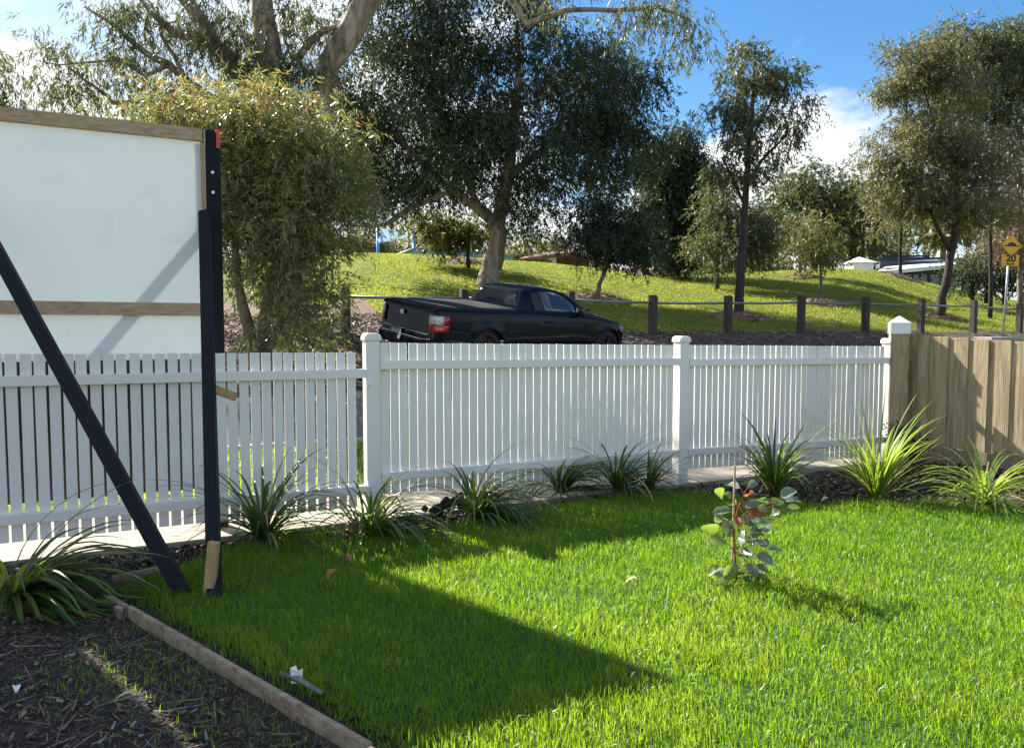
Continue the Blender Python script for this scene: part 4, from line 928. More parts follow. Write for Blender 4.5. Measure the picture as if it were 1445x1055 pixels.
# cabin
ZR = [(1.86, 1.03), (1.90, 1.12), (2.03, 1.36), (2.10, 1.405), (2.2, 1.425), (2.5, 1.44), (2.75, 1.435), (2.95, 1.41), (3.12, 1.36), (3.3, 1.27), (3.6, 1.09), (3.78, .985)]
ct = [1.86, 1.88, 1.90, 1.96, 2.03, 2.06, 2.10, 2.15, 2.2, 2.3, 2.5, 2.65, 2.75, 2.85, 2.95, 3.04, 3.12, 3.2, 3.3, 3.45, 3.6, 3.7, 3.78]
def cw(t, z): 
    wb_ = ip(t, [(1.86, .80), (2.2, .835), (3.3, .83), (3.78, .74)])
    return wb_ - .245 * np.clip((z - .98) / .44, 0, 1) ** 1.15
V = []; f = []; NC = 0
for t in ct:
    zr = ip(t, ZR); zb = .97; h = []
    for k in range(8):
        z = zb + (max(zr - .035, zb + .005) - zb) * k / 7; h.append((cw(t, z), z))
    wt = h[-1][0]; h += [(wt - .02, zr - .012), (wt - .06, zr), (wt * .6, zr + .012), (wt * .3, zr + .017), (0, zr + .018)]
    full = h + [(-y, z) for y, z in h[-2::-1]]; NC = len(full); V += [(t, y, z) for y, z in full]
for i in range(len(ct) - 1):
    for j in range(NC - 1):
        a = i * NC + j; f.append((a, a + NC, a + NC + 1, a + 1))
f.append(tuple(range(NC))); f.append(tuple(range((len(ct) - 1) * NC, len(ct) * NC))[::-1])
m = MB(); m.add(V, f); cab = m.build('cabin', m_car, car, True, local=True); mod = cab.modifiers.new('split', 'EDGE_SPLIT'); mod.split_angle = R(40)
def sidepanel(name, poly, mat, parent, off=.005, sides=(-1, 1), fn_=cw, n=6):
    """polygon strip in (t,z): lower chain and upper chain of equal count, laid on the body side"""
    lo, hi = poly
    for s in sides:
        V = []; f = []
        for (ta, za), (tb, zb_) in zip(lo, hi):
            for k in range(n + 1):
                t = lerp(ta, tb, k / n); z = lerp(za, zb_, k / n); V.append((t, s * (fn_(t, z) + off), z))
        for i in range(len(lo) - 1):
            for k in range(n):
                a = i * (n + 1) + k; f.append((a, a + n + 1, a + n + 2, a + 1))
        m = MB(); m.add(V, f); o = m.build(name, mat, parent, True, local=True)
        md = o.modifiers.new('thick', 'SOLIDIFY'); md.thickness = .006; md.offset = 0
sidepanel('side_window', ([(2.50, 1.03), (2.7, 1.025), (3.0, 1.02), (3.2, 1.015), (3.42, 1.01)], [(2.44, 1.375), (2.7, 1.385), (2.95, 1.345), (3.14, 1.25), (3.44, 1.08)]), m_cglass, car)
sidepanel('quarter_panel_trim', ([(2.24, 1.04), (2.36, 1.035), (2.48, 1.03)], [(2.22, 1.34), (2.33, 1.365), (2.42, 1.375)]), m_trim, car, .004)
m = MB(); V = [(1.910, -.66, 1.10), (1.910, .66, 1.10), (2.030, .50, 1.335), (2.030, -.50, 1.335)]
off = Vector((-.022, 0, .011)); m.add([Vector(q) + off for q in V] + [Vector(q) + off * .3 for q in V], [(0, 1, 2, 3), (7, 6, 5, 4), (0, 4, 5, 1), (1, 5, 6, 2), (2, 6, 7, 3), (3, 7, 4, 0)]); m.build('rear_window', m_cglass, car, local=True)
m = MB(); V = [(3.21, -.54, 1.345), (3.21, .54, 1.345), (3.74, .66, 1.03), (3.74, -.66, 1.03)]
off = Vector((.012, 0, .022)); m.add([Vector(q) + off for q in V] + [Vector(q) - off for q in V], [(0, 1, 2, 3), (7, 6, 5, 4), (0, 4, 5, 1), (1, 5, 6, 2), (2, 6, 7, 3), (3, 7, 4, 0)]); m.build('windscreen', m_cglass, car, local=True)
# door gaps, handles, mirrors
for s in (-1, 1):
    for chain in ([(2.30, .98), (2.30, .8), (2.32, .6), (2.38, .4), (2.45, .28)], [(3.62, .93), (3.66, .75), (3.64, .5), (3.58, .3)]):
        pts = [(t, s * (wside(t, z) + .000), z) for t, z in chain]; m = MB().tube(pts, .006, 5); m.build('door_gap', m_trim, car, local=True)
    pts = [(t, s * (wside(t, z) + .018), z) for t, z in ((2.44, .835), (2.50, .842), (2.60, .840), (2.66, .83))]
    m = MB().tube(pts, [.010, .016, .016, .010], 8); m.build('door_handle', m_car, car, True, local=True)
    mr = MB(); mr.box((3.30, s * .985, 1.035), (.11, .20, .135)); o = mr.build('mirror', m_trim, car, True, bevel=.045, local=True, seg=3)
    a = MB().bar((3.33, s * .82, 1.0), (3.31, s * .90, 1.01), .05, .035); a.build('mirror_arm', m_trim, car, local=True)
    for c in WH:
        ap_ = [(c + (AR + .004) * math.cos(a), s * (wside(c + AR * math.cos(a), .335 + AR * math.sin(a)) + .004), .335 + (AR + .004) * math.sin(a)) for a in np.linspace(.05, math.pi - .05, 22)]
        m = MB().tube(ap_, .016, 6); m.build('wheel_arch_lip', m_car, car, True, local=True)
        inner = MB().tube([(c, s * .60, .36), (c, s * .84, .36)], .385, 24); inner.build('wheel_well', m_trim, car, local=True)
        wh = empty('wheel', (0, 0, 0)); wh.parent = car; wh.location = (c, s * .80, .33)
        ty = MB(); prof = [(-.115, .25), (-.115, .31), (-.09, .335), (.09, .335), (.115, .31), (.115, .25)]
        n = 28; V = []; f = []
        for k in range(n):
            a = 2 * math.pi * k / n; V += [(r_ * math.cos(a), y, r_ * math.sin(a)) for y, r_ in prof]
        for k in range(n):
            for j in range(len(prof)):
                j2 = (j + 1) % len(prof); k2 = (k + 1) % n; f.append((k * 6 + j, k * 6 + j2, k2 * 6 + j2, k2 * 6 + j))
        ty.add(V, f); ty.build('tyre', m_rubber, wh, True, local=True)
        ri = MB(); ri.tube([(0, s * .06, 0), (0, s * .075, 0)], .245, 24)
        for k in range(5):
            a = 2 * math.pi * k / 5; ri.bar((0, s * .085, 0), (.235 * math.cos(a), s * .092, .235 * math.sin(a)), .055, .025, up=(0, 1, 0))
        ri.build('rim', m_rim, wh, local=True)
# tonneau cover, tailgate, bumper, lights, plate, badge
V = []; f = []; tt = [.10, .13, .4, .9, 1.4, 1.82, 1.86]; yy = [-.80, -.775, -.55, -.25, 0, .25, .55, .775, .80]
for i, t in enumerate(tt):
    for j, y in enumerate(yy):
        e_ = i in (0, len(tt) - 1) or j in (0, len(yy) - 1); V.append((t, y * ip(t, [(0, .97), (.3, 1.0), (2, 1.0)]), 1.028 if e_ else 1.052 + .012 * math.cos(y * 1.9) + .004 * math.sin(t * 9) * (1 - abs(y))))
for i in range(len(tt) - 1):
    for j in range(len(yy) - 1):
        a = i * len(yy) + j; f.append((a, a + len(yy), a + len(yy) + 1, a + 1))
m = MB(); m.add(V, f); m.build('tonneau_cover', m_vinyl, car, True, local=True)
tg = MB(); tg.prism([(-.79, .50), (.79, .50), (.805, .98), (-.805, .98)], (-.022, 0, 0), (0, 1, 0), (.05, 0, 1), (.035, 0, 0)); tgo = tg.build('tailgate', m_car, car, bevel=.012, local=True, seg=2)
m = MB(); m.prism([(-.03, .965), (.10, 1.03), (.10, 1.045), (.02, 1.04), (-.045, .985)], (0, -.80, 0), (1, 0, 0), (0, 0, 1), (0, 1.60, 0)); m.build('tailgate_spoiler', m_car, car, bevel=.006, local=True)
m = MB().tube([(-.030, .70, .585), (-.030, -.70, .585), (-.026, -.76, .61)], .012, 6); m.build('tailgate_strip', m_chrome, car, True, local=True)
bp = MB()
bp.prism([(-.06, .86), (.22, .935), (.22, -.935), (-.06, -.86), (-.10, -.6), (-.115, 0), (-.10, .6)], (0, 0, .30), (1, 0, 0), (0, 1, 0), (0, 0, .20)); bp.build('rear_bumper', m_car, car, bevel=.03, local=True, seg=3)
m = MB().tube([(-.105, .62, .505), (-.118, 0, .507), (-.105, -.62, .505), (-.07, -.86, .53)], .009, 6); m.build('bumper_strip', m_chrome, car, True, local=True)
tb = MB(); tb.box((-.16, -.02, .30), (.12, .09, .08)); tb.build('tow_hitch', m_chrome, car, bevel=.006, local=True)
for s in (-1, 1):
    for nm, z0, z1, mm in (('tail_lamp_lens', .645, .775, m_tail), ('reverse_lamp_lens', .778, .925, m_clear)):
        lo = [(.0, z0), (.06, z0), (.15, z0), (.27, z0)]; hi = [(.015, z1), (.06, z1), (.15, z1 - .0), (.25, z1 - .01)]
        V = []; f = []
        chain = [(-.028, s * .745), (-.025, s * .80), (-.005, s * .865), (.05, s * .915), (.14, s * .935), (.24, s * .942)]
        if mm is m_clear: chain = chain[:5]
        for x, y in chain:
            for k in range(4):
                z = lerp(z0, z1, k / 3); V.append((x + .05 * (z - .7), y * (1 - .035 * (z - .62)), z))
        for i in range(len(chain) - 1):
            for k in range(3):
                a = i * 4 + k; f.append((a, a + 4, a + 5, a + 1))
        m = MB(); m.add(V, f); o = m.build(nm, mm, car, True, local=True); md = o.modifiers.new('thick', 'SOLIDIFY'); md.thickness = .02; md.offset = 0
    if True:
        V = []; f = []; chain = [(.14, s * .937), (.24, s * .944)]
        for x, y in chain:
            for k in range(3):
                z = lerp(.778, .925, k / 2); V.append((x + .05 * (z - .7), y * (1 - .035 * (z - .62)), z))
        f = [(0, 3, 4, 1), (1, 4, 5, 2)]; m = MB(); m.add(V, f); o = m.build('tail_lamp_lens', m_tail, car, True, local=True); md = o.modifiers.new('thick', 'SOLIDIFY'); md.thickness = .02; md.offset = 0
    hl = MB(); V = []
    for t, z0, z1 in ((4.50, .70, .80), (4.66, .64, .775), (4.80, .60, .70), (4.90, .58, .64)):
        for k in range(3): z = lerp(z0, z1, k / 2); V.append((t, s * (wside(t, z) + .008), z))
    hl.add(V, [(i * 3 + k, i * 3 + 3 + k, i * 3 + 4 + k, i * 3 + 1 + k) for i in range(3) for k in range(2)]); o = hl.build('headlight', m_hlens, car, True, local=True); md = o.modifiers.new('thick', 'SOLIDIFY'); md.thickness = .012; md.offset = 0
sc_ = MB(); sc_.box((4.02, 0, 1.005), (.62, .42, .05)); sc_.build('bonnet_scoop', m_car, car, True, bevel=.024, local=True, seg=3)
pl = MB(); pl.box((-.125 + .09, .30, .535 - .0), (.008, .37, .10)); plo = pl.build('number_plate', m_trim, car, bevel=.003, local=True); plo.location = (-.012, 0, -.01)
m_plw = M('plate_lettering', bw((.50, .52, .55), (.58, .60, .62)), rough=.6, bump=0)
text('1HK-2D', .085, (-.0535, .30, .525), (0, -1, 0), (.05, 0, 1), m_plw, car, 'plate_lettering', True, .9, .002)
V = [(.062 * math.cos(a), .034 * math.sin(a)) for a in np.linspace(0, 2 * math.pi, 25)[:-1]]
m = MB(); m.prism(V, (-.020, .14, .875), (0, 1, 0), (.05, 0, 1), (-.012, 0, 0)); bdg = m.build('badge', m_chrome, car, local=True)
V = [(.045 * math.cos(a), .021 * math.sin(a)) for a in np.linspace(0, 2 * math.pi, 25)[:-1]]
m = MB(); m.prism(V, (-.0325, .14, .875), (0, 1, 0), (.05, 0, 1), (-.003, 0, 0)); m.build('badge_field', M('badge_field', bw((.10, .12, .16), (.2, .22, .26)), rough=.3), car, local=True)
m = MB(); m.prism([(-.05, -.09), (.01, -.10), (.05, -.05), (.06, .03), (.045, .10), (.02, .10), (.015, .03), (-.01, -.02), (-.055, -.045)], (-.13, .02, .50), (0, -1, 0), (0, 0, 1), (-.006, 0, 0)); m.build('sticker', m_cap, car, local=True)
# ------------------------------------------------------------------ grasses
def blades(name, x, y, z, h, wd, lean, tint, mat, r, segs=2):
    n = len(x); a = r.uniform(0, 6.28, n); ld = np.stack([np.cos(a), np.sin(a), np.zeros(n)], 1); b = r.uniform(0, 6.28, n); sd = np.stack([np.cos(b), np.sin(b), np.zeros(n)], 1)
    base = np.stack([x, y, z], 1); H = h[:, None]; W = wd[:, None] / 2; up = np.array([0, 0, 1.0]); le = lean[:, None]
    mid = base + up * H * .55 + ld * H * le * .35; tip = base + up * H * (1 - .35 * le) + ld * H * le
    V = np.stack([base - sd * W, base + sd * W, mid + sd * W * .8, mid - sd * W * .8, tip], 1).reshape(-1, 3)
    i = np.arange(n)[:, None] * 5
    T = np.concatenate([i + np.array([[0, 1, 2]]), i + np.array([[0, 2, 3]]), i + np.array([[3, 2, 4]])], 0)
    o = npmesh(name, V, T, mat, None, np.repeat(tint, 5)); o['kind'] = 'stuff'; return o
def lawn_grass():
    r = np.random.default_rng(21); n = 660000
    y = 1.2 + 6.4 * r.uniform(0, 1, n) ** 1.25; x = r.uniform(-3.2, 7.2, n)
    d = inpoly(x + r.normal(0, .035, n), y + r.normal(0, .05, n), LPX) & (x < y * .80 + 1.2) & (x > -y * .75 - .9)
    x, y = x[d], y[d]
    pat = vnoise(x, y, 31, 5.0) + .6 * vnoise(x, y, 32, 14.0)
    keep = r.uniform(size=len(x)) < np.clip(.9 + .25 * pat, .5, 1); x, y, pat = x[keep], y[keep], pat[keep]
    n = len(x); h = (.050 + .012 * np.clip(pat, -1, 1)) * r.uniform(.55, 1.35, n); h *= np.where(r.uniform(size=n) < .02, 1.5, 1)
    big = vnoise(x, y, 77, 1.3); tint = np.clip(.46 + .17 * r.normal(size=n) + .16 * pat + .16 * big, 0, .95); tint = np.where(r.uniform(size=n) < .012, 1.0, tint)  # scattered pale blades: sun sparkle painted into the blade colour
    o = blades('lawn_grass', x, y, -.012 + 0 * x, h, r.uniform(.0030, .0050, n), np.abs(r.normal(.42, .34, n)), tint, m_grass, r)
    tag(o, 'thick bright green lawn grass in front of the white fence', 'grass')
lawn_grass()
def scatter(name, label, fnx, n, seed, h, wd, mat, tb_=.5):
    r = np.random.default_rng(seed); x, y = fnx(r, n); z = zt(x, y); n = len(x)
    pat = vnoise(x, y, seed + 1, 1.5)
    o = blades(name, x, y, z - .01, h * r.uniform(.5, 1.3, n) * (1 + .3 * pat), wd * r.uniform(.6, 1.2, n), np.abs(r.normal(.45, .3, n)), np.clip(tb_ + .18 * r.normal(size=n) + .3 * pat, 0, .97), mat, r); tag(o, label, 'grass')
def vergex(r, n):
    s = r.uniform(-6, 10, n); p = r.uniform(7.02, 9.52, n); return s * CF - p * SF, s * SF + p * CF
scatter('verge_grass', 'sunlit strip of grass between footpath and kerb behind the fence', vergex, 20000, 41, .07, .016, m_grass, .75)
def hillx(r, n):
    u = r.uniform(-.35, .78, n); t = r.uniform(0.0, 1.0, n) ** .9; Db = 17 / (1 - .489 * u); Y = Db + .3 + t * 22.5; x = u * Y; px = CX + u * FPX
    k = (r.uniform(size=n) < np.clip(.25 + t * 9 + vnoise(x, Y, 55, 2.0), 0, 1)) & ~((u < -.165) & (Y < Db + 2.6))
    return x[k], Y[k]
scatter('park_grass', 'patchy sunlit grass covering the park hill beyond the bollards', hillx, 130000, 51, .055, .024, m_turf, .5)
# weeds and thin grass at the bed edges
def weedx(pts, sx_, sy_):
    q = [g(a, b) for a, b in pts]; P_ = np.array([(a.x, a.y) for a in q])
    def f(r, n):
        k = r.integers(0, len(q), n); return P_[k, 0] + r.normal(0, sx_, n), P_[k, 1] + r.normal(0, sy_, n)
    return f
scatter('edge_weeds', 'thin weedy grass tufts along the soil bed below the white fence', weedx(((350, 775), (430, 765), (480, 770), (600, 765), (1230, 712), (1290, 715), (1340, 712), (560, 760), (1100, 712), (1440, 722), (400, 745), (460, 745)), .16, .10), 5200, 61, .055, .005, m_grass, .5)
scatter('bed_weeds', 'sparse small grass shoots in the dark bark bed', weedx(((290, 930), (220, 890), (330, 1000), (420, 1030), (180, 940), (240, 960), (130, 960)), .20, .14), 1100, 63, .035, .0035, m_grass, .35)
# ------------------------------------------------------------------ bark chips and soil clods
r = np.random.default_rng(71)
EDGE_N = np.array([-(e1 - e0).normalized().y, (e1 - e0).normalized().x])
def bed_pts(n):
    y = 1.5 + 3.9 * r.uniform(0, 1, n) ** 1.1; x = r.uniform(-4.6, 1.2, n)
    side = (x - e0.x) * EDGE_N[0] + (y - e0.y) * EDGE_N[1]; p = y * CF - x * SF
    k = (side < -.03) & (p < 5.55) & (x > -y * .75 - .6); return x[k], y[k]
x, y = bed_pts(42000); chips_at(x, y, -.030 + .012 * vnoise(x, y, 3, 9.0) + r.uniform(0, .014, len(x)), (.012, .05), .010, 'bark_chips', r, None, [0, 1, 1, 1, 1, 2])
x, y = bed_pts(1500); chips_at(x, y, -.020 + .012 * vnoise(x, y, 3, 9.0), (.05, .22), .009, 'bark_strips', r, None, [1, 2, 2, 3], .12)
x, y = bed_pts(700); chips_at(x, y, -.018 + .012 * vnoise(x, y, 3, 9.0), (.02, .05), .02, 'pale_chips', r, None, [3, 2], .3)
for o in list(col.objects):
    if o.parent is None and o.name.split('.')[0] in ('bark_chips', 'bark_strips', 'pale_chips'):
        tag(o, 'loose bark mulch and splinters covering the garden bed at lower left', 'mulch', 'bark mulch of the lower left bed')
n = 9000; s = r.uniform(-4, 8.5, n); p = FP - .2 - np.abs(r.normal(0, .38, n)) - (s > 5) * r.uniform(0, 1.4, n); x = s * CF - p * SF; y = s * SF + p * CF
k = ~inpoly(x, y, LPX); x, y = x[k], y[k]
m_clod = M('soil_clod', bw((.012, .009, .007), (.035, .026, .02)), (30, 30, 30), .95, .8, (80, 80, 80))
chips_at(x, y, zt(x, y) - .022 + r.uniform(0, .025, len(x)), (.015, .06), .028, 'soil_clods', r, None, [4, 4, 1, 0, 2], .6)
for o in list(col.objects):
    if o.parent is None and o.name.split('.')[0] == 'soil_clods': tag(o, 'dark clods and bark pieces in the soil bed along the fences', 'soil', 'clods of the fence bed')
n = 15000; s = r.uniform(-6, 22, n); s = np.where((s > 6.5) & (r.uniform(size=n) < .75), r.uniform(-6, 6.5, n), s); p = r.uniform(11.5, 15.6, n); x = s * CF - p * SF; y = s * SF + p * CF
xb = rng.uniform(-9, -2.2, 9000); yb = rng.uniform(12.5, 19.5, 9000); ub = xb / yb; kb_ = (ub > -.44) & (ub < -.172) & (yb > 17 / (1 - .489 * ub) * .97) & (yb < 17 / (1 - .489 * ub) * .97 + 4.2)
x = np.concatenate([x, xb[kb_]]); y = np.concatenate([y, yb[kb_]])
chips_at(x, y, zt(x, y) + .03 + .03 * vnoise(x, y, 3, 9.0), (.06, .20), .05, 'bank_bark', r, None, [0, 1, 2, 2, 5, 3], .3)
for o in list(col.objects):
    if o.parent is None and o.name.split('.')[0] == 'bank_bark': tag(o, 'reddish bark chips on the bank behind the ute', 'mulch', 'bark of the roadside bank')
def clods():
    rr = np.random.default_rng(9); q0_, q1_ = g(610, 722), g(668, 708); m = MB()
    root = empty('soil_heap', (q0_ + q1_) / 2, 'heap of dark crumbly soil clods below the fence between two strappy plants', 'soil')
    for i in range(46):
        t_ = rr.uniform(); c = q0_.lerp(q1_, t_) + Vector((rr.normal(0, .06), rr.normal(0, .05), rr.uniform(-.01, .07) * (1 - abs(t_ - .6)))); rad_ = rr.uniform(.015, .042)
        bm = bmesh.new(); bmesh.ops.create_icosphere(bm, subdivisions=2, radius=rad_)
        for v_ in bm.verts: v_.co *= rr.uniform(.78, 1.2)
        m.add([v_.co + c for v_ in bm.verts], [[v_.index for v_ in f_.verts] for f_ in bm.faces]); bm.free()
    o = m.build('clods', m_clod, root); o['kind'] = 'stuff'
clods()
# ------------------------------------------------------------------ strappy plants
def strappy(px, py, label, n, ln, lean, spread, mats, seed, wd=.012, droop=(.3, 1.1), z0=0.0, rad=.05):
    r = np.random.default_rng(seed); b = g(px, py); root = empty('strappy_plant', b, label, 'plant', 'strappy plants along the fence bed')
    for i in range(n):
        az = r.uniform(0, 2 * math.pi); th = .06 + abs(r.normal(0, spread)) * .8; Ln = 1.5 * ln * r.uniform(.5, 1.12)
        hx = math.cos(az) * math.sin(th) + lean[0] * .8; hy = math.sin(az) * math.sin(th) * .85 + lean[1] * .8; hm = math.hypot(hx, hy)
        th = min(1.2, math.asin(min(.93, hm))); hz = Vector((hx / hm, hy / hm, 0)); bend = min(2.75 - th, r.uniform(*droop) * (.72 + .5 * th))
        o0 = Vector((math.cos(az) * rad * r.uniform(), math.sin(az) * rad * r.uniform(), -.02)); sd = Vector((-hz.y, hz.x, 0)); tw = r.uniform(-.5, .5)
        V = []; f = []; K = 9; w0 = 1.85 * wd * r.uniform(.7, 1.25); q = o0
        for k in range(K + 1):
            t_ = k / K; an = th + bend * t_ ** 1.25
            if k: q = q + (hz * math.sin(an) + Vector((0, 0, math.cos(an)))) * (Ln / K)
            if q.z < .006 and k > 1: q = Vector((q.x, q.y, .006 + .002 * k))
            ww = w0 * (1 - t_ ** 3.0) * (.55 + .45 * min(1, t_ * 4)) * .5 + .0004; s2 = sd * math.cos(tw * t_) + Vector((0, 0, 1)) * math.sin(tw * t_) * .6
            V += [q - s2 * ww + Vector((0, 0, ww * .35)), q, q + s2 * ww + Vector((0, 0, ww * .35))]
            if k:
                a = (k - 1) * 3; f += [(a, a + 3, a + 4, a + 1), (a + 1, a + 4, a + 5, a + 2)]
        m = MB(); m.add(V, f); mt_ = mats[0] if r.uniform() > .07 else m_strawd
        if len(mats) > 1 and r.uniform() < .35: mt_ = mats[1] if mt_ is mats[0] else mt_
        m.build('leaf', mt_, root, True, local=True)
    return root
strappy(22, 846, 'broad strappy plant leaning over the bark bed at the left edge', 130, .55, (.85, -.10), .48, [m_strap, m_strapl], 1, .017, (.9, 2.3))
strappy(372, 757, 'upright dark strappy plant just right of the black prop foot', 110, .56, (.18, -.03), .60, [m_strap], 2, .012, (1.0, 2.5))
strappy(528, 752, 'flopped strappy plant at the foot of the tall white post', 110, .50, (.40, -.18), .75, [m_strap, m_strapl], 3, .014, (1.5, 2.7))
strappy(505, 745, 'sparse arching strappy plant before the gap beside the fence post', 16, .55, (-.35, 0), .40, [m_strap], 13, .009, (1.4, 2.5))
strappy(672, 728, 'loose strappy plant right of the soil heap under the long fence panel', 125, .52, (.36, -.15), .72, [m_strap, m_strapl], 4, .013, (1.5, 2.7))
strappy(792, 692, 'dense dark strappy plant under the middle of the fence panel', 120, .54, (.16, -.08), .85, [m_strap], 5, .012, (1.4, 2.7))
strappy(872, 690, 'low dark strappy plant next to the dense one, nearer the second white post', 110, .50, (.16, -.05), .88, [m_strap], 6, .012, (1.4, 2.7))
strappy(915, 690, 'small spiky strappy plant at the foot of the second white post', 40, .42, (.1, 0), .5, [m_strap], 12, .010, (.8, 2.1))
strappy(1092, 695, 'strappy plant with pale lit tips behind the young sapling', 100, .58, (.02, 0), .48, [m_strap, m_strapl], 7, .012, (.8, 2.3))
strappy(1237, 703, 'tall bright green strappy plant before the fence corner', 100, .62, (.0, 0), .36, [m_strapl], 8, .013, (.2, 1.6))
strappy(1388, 712, 'pale arching strappy plant before the timber paling fence', 120, .52, (.0, -.05), .80, [m_strapl], 9, .012, (1.5, 2.7))
# dark little shrub in the corner
def corner_shrub():
    r = np.random.default_rng(15); b = g(1288, 655); root = empty('corner_shrub', b, 'small dark leafy shrub tucked in the fence corner', 'shrub')
    m = MB(); C = []
    for i in range(14):
        az = r.uniform(0, 6.28); q = b + Vector((math.cos(az) * r.uniform(.05, .22), math.sin(az) * r.uniform(.05, .18), r.uniform(.12, .36))); m.tube([b, b.lerp(q, .6) + Vector((0, 0, .03)), q], [.006, .004, .002], 5); C.append(q)
    m.build('stem', bk_dark, root)
    C = np.array(C); n = 900; ci = r.integers(0, len(C), n); off = r.normal(0, .05, (n, 3)); bs = C[ci] + off; d = unit(off + r.normal(0, .05, (n, 3))); sd = unit(np.cross(d, r.normal(size=(n, 3))))
    Ln = .035 * r.uniform(.7, 1.3, (n, 1)); V = np.stack([bs, bs + d * Ln * .5 + sd * .009, bs + d * Ln, bs + d * Ln * .5 - sd * .009], 1).reshape(-1, 3)
    o = npmesh('crown', V, np.arange(4 * n).reshape(n, 4), lf_dark, root, np.repeat(r.uniform(0, 1, n), 4)); o['kind'] = 'stuff'
corner_shrub()
# ------------------------------------------------------------------ staked sapling
SB = g(1040, 822); SYY = SB.y
sp = empty('young_eucalypt', SB, 'young eucalypt with round grey green leaves and red shoots on the lawn', 'sapling')
m = MB(); 
stem = [SB + Vector((0, 0, -.03)), at(1037, 780, SYY), at(1035, 745, SYY), at(1042, 715, SYY), at(1050, 698, SYY)]
m.tube(stem, [.007, .006, .005, .004, .003], 7); m.build('stem', m_sapred, sp, True)
stk = at(1037, 657, SYY + .03)
m = MB().tube([Vector((stk.x - .005, SYY + .03, -.08)), stk], .0065, 7); o = m.build('plant_stake', M('bamboo_stake', bw((.34, .27, .17), (.48, .40, .28)), (8, 8, 40), .7, .2)); tag(o, 'thin pale stake tied up beside the young sapling', 'stake')
LV = [(430, 525), (455, 510), (480, 560), (497, 482), (550, 482), (580, 540), (537, 525), (530, 572), (600, 600), (425, 635), (405, 685), (430, 592), (437, 755), (550, 650), (525, 690), (577, 730), (615, 640), (650, 785), (592, 815), (612, 855), (525, 785), (532, 838), (507, 880), (415, 875), (437, 925), (472, 870), (540, 900), (562, 930), (660, 540), (692, 550), (735, 545), (660, 598), (735, 592), (712, 530), (592, 700), (500, 742), (545, 592), (480, 622), (500, 915), (590, 905), (455, 690), (560, 765), (490, 800), (470, 730), (520, 950), (575, 880), (515, 655), (560, 615), (500, 700), (535, 745), (560, 690), (470, 650), (510, 820), (545, 860), (480, 840), (450, 900), (520, 610), (465, 590), (600, 760), (555, 815)]
r = np.random.default_rng(33)
tw = MB(); lo_ = []
for i, (zx, zy) in enumerate(LV):
    px, py = 900 + zx / 3.517, 550 + zy / 3.517
    dy = r.uniform(-.10, .10); c = at(px, py, SYY + dy); c.z = max(c.z, .03)
    # nearest stem point lower down
    hgt = max(.02, c.z - .5 * abs(c.x - SB.x) - .02); bi = min(range(len(stem) - 1), key=lambda k: abs(stem[k].z - hgt)); s0_ = stem[bi].lerp(stem[bi + 1], min(1, max(0, (hgt - stem[bi].z) / max(1e-3, stem[bi + 1].z - stem[bi].z))))
    tw.tube([s0_, s0_.lerp(c, .6) + Vector((0, 0, .012)), c], [.0022, .0017, .0012], 5, False)
    Lh = r.uniform(.036, .052); Wh = Lh * r.uniform(.58, .74); out = (c - s0_); out.z *= .5; out = out.normalized() if out.length > 1e-3 else Vector((1, 0, 0))
    d = (out + Vector(r.normal(0, .35, 3)) + Vector((0, 0, r.uniform(-.9, .15)))).normalized(); n_ = (Vector((0, 0, 1)) * r.uniform(.1, .7) + Vector((0, -.45, 0)) + Vector(r.normal(0, .6, 3))).normalized(); sd = d.cross(n_).normalized(); n_ = sd.cross(d)
    V = [c]; na = 12
    for k in range(na):
        a = 2 * math.pi * k / na; rx = math.cos(a); V.append(c + d * (Lh + Lh * rx * (1.0)) + sd * Wh * math.sin(a) * (1 + .12 * rx * -1) + n_ * (.34 * Lh * math.sin(a) ** 2 - .22 * Lh * rx * rx))
    V[0] = c + d * Lh - n_ * .006
    f = [(0, 1 + k, 1 + (k + 1) % na) for k in range(na)]
    red = (zx, zy) in ((545, 592), (480, 622), (537, 525))
    mm = m_sapred if red else (m_saplime if (zx < 480 or (zx, zy) in ((660, 540), (497, 482), (735, 545))) and r.uniform() < .5 else m_sapleaf)
    q = MB(); q.add(V, f); q.build('leaf', mm, sp, True)
tw.build('twigs', m_sapred, sp)
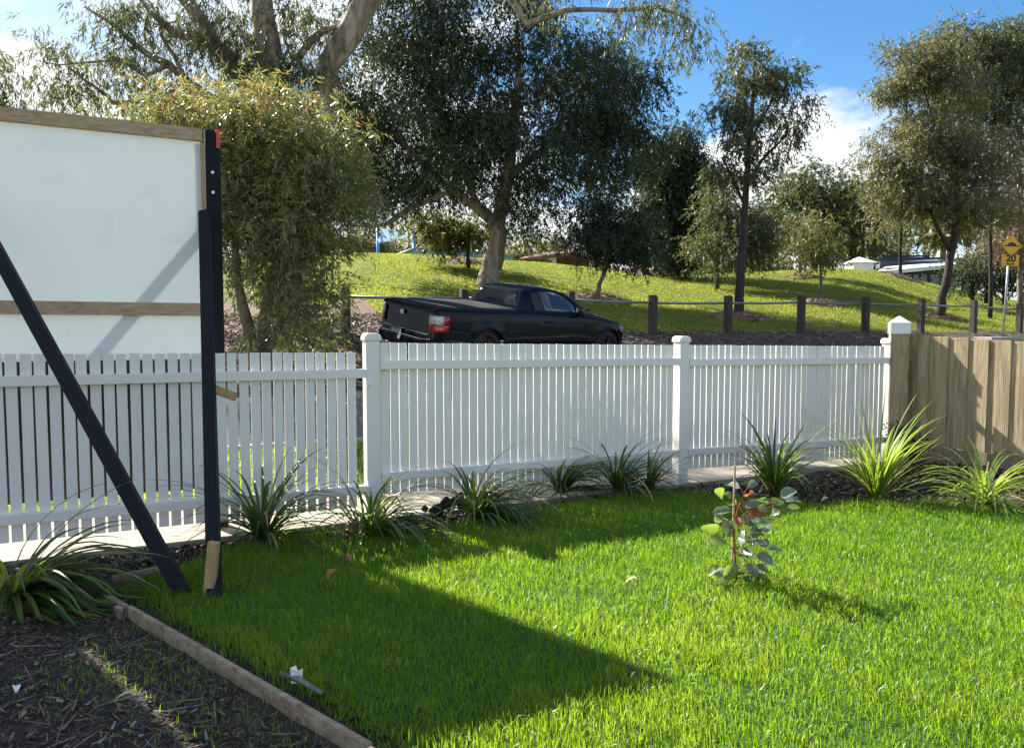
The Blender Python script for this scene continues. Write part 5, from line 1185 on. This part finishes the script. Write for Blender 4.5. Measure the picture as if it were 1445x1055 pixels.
# ------------------------------------------------------------------ litter on the lawn and beds
m_dry = M('dry_leaf', bw((.32, .13, .05), (.45, .22, .10)), (30, 30, 30), .7, .3, trans=.2, tcol=(.5, .2, .06))
m_tanleaf = M('tan_leaf', bw((.42, .33, .20), (.55, .45, .30)), (30, 30, 30), .8, .3)
def leaf_litter(px, py, label, Lh, mat, up_=.5, rz=0, cat='leaf', z=.045, group=None, wf=.32):
    c = g(px, py, z); r_ = np.random.default_rng(int(px * 7 + py)); V = []; f = []; na = 5
    d = Vector((math.cos(rz), math.sin(rz), up_)).normalized(); sd = Vector((-math.sin(rz), math.cos(rz), .2)).normalized(); n_ = d.cross(sd)
    for k in range(na + 1):
        t_ = k / na; w_ = Lh * wf * math.sin(math.pi * min(.97, t_ * .92 + .06)) ; q = c + d * Lh * (t_ - .5) + n_ * Lh * .25 * math.sin(t_ * 3.0)
        V += [q - sd * w_ + n_ * w_ * .5, q, q + sd * w_ + n_ * w_ * .6]
        if k: a = (k - 1) * 3; f += [(a, a + 3, a + 4, a + 1), (a + 1, a + 4, a + 5, a + 2)]
    m = MB(); m.add(V, f); o = m.build('fallen_leaf', mat, None, True); tag(o, label, cat, group); return o
leaf_litter(470, 812, 'curled orange brown leaf standing up in the shaded lawn', .085, m_dry, 1.2, .5)
leaf_litter(488, 790, 'dark reddish dead leaf lying in the lawn above the curled one', .09, m_dry, .1, 2.6)
leaf_litter(490, 752, 'reddish dead leaf under the flopped strappy plant', .10, m_dry, .2, .2)
leaf_litter(895, 820, 'pale tan twist of dead leaf on the sunlit lawn', .10, m_tanleaf, .05, .1, wf=.12)
leaf_litter(1165, 706, 'white paper like scrap at the soil bed edge right of the sapling', .09, m_tanleaf, .1, .3, 'scrap', .03, wf=.2)
leaf_litter(22, 972, 'single white oval pebble like leaf on the dark bark bed', .045, m_cap, .2, 2.2, 'leaf', .012)
leaf_litter(183, 985, 'pale curved bark sliver in the middle of the bark bed', .11, m_tanleaf, .03, .25, 'bark', .006, wf=.09)
leaf_litter(1243, 700, 'white crumpled scrap at the foot of the bright strappy plant', .05, m_tanleaf, .3, .8, 'scrap', .03)
m_clearp = M('clear_plastic', bw((.07, .10, .09), (.13, .17, .155)), (30, 30, 30), .15, .2, spec=.6)
a, b = g(397, 950, .05), g(455, 978, .05)
m = MB().tube([a, a.lerp(b, .5) + Vector((0, 0, .01)), b], [.012, .012, .009], 8); o = m.build('plastic_tube', m_clearp, None, True); tag(o, 'grey clear plastic tube lying in the shaded grass by the edging', 'tube')
c = g(418, 950, .075); m = MB(); m.add([c + Vector(q) for q in ((-.02, 0, -.04), (.022, .006, -.042), (.026, 0, .022), (.008, -.004, .012), (-.003, .006, .030), (-.024, 0, .022))], [(0, 1, 2, 3, 4, 5)]); o = m.build('paper_scrap', m_cap)
md = o.modifiers.new('thick', 'SOLIDIFY'); md.thickness = .003; tag(o, 'small torn white paper scrap sticking up on the plastic tube', 'scrap')
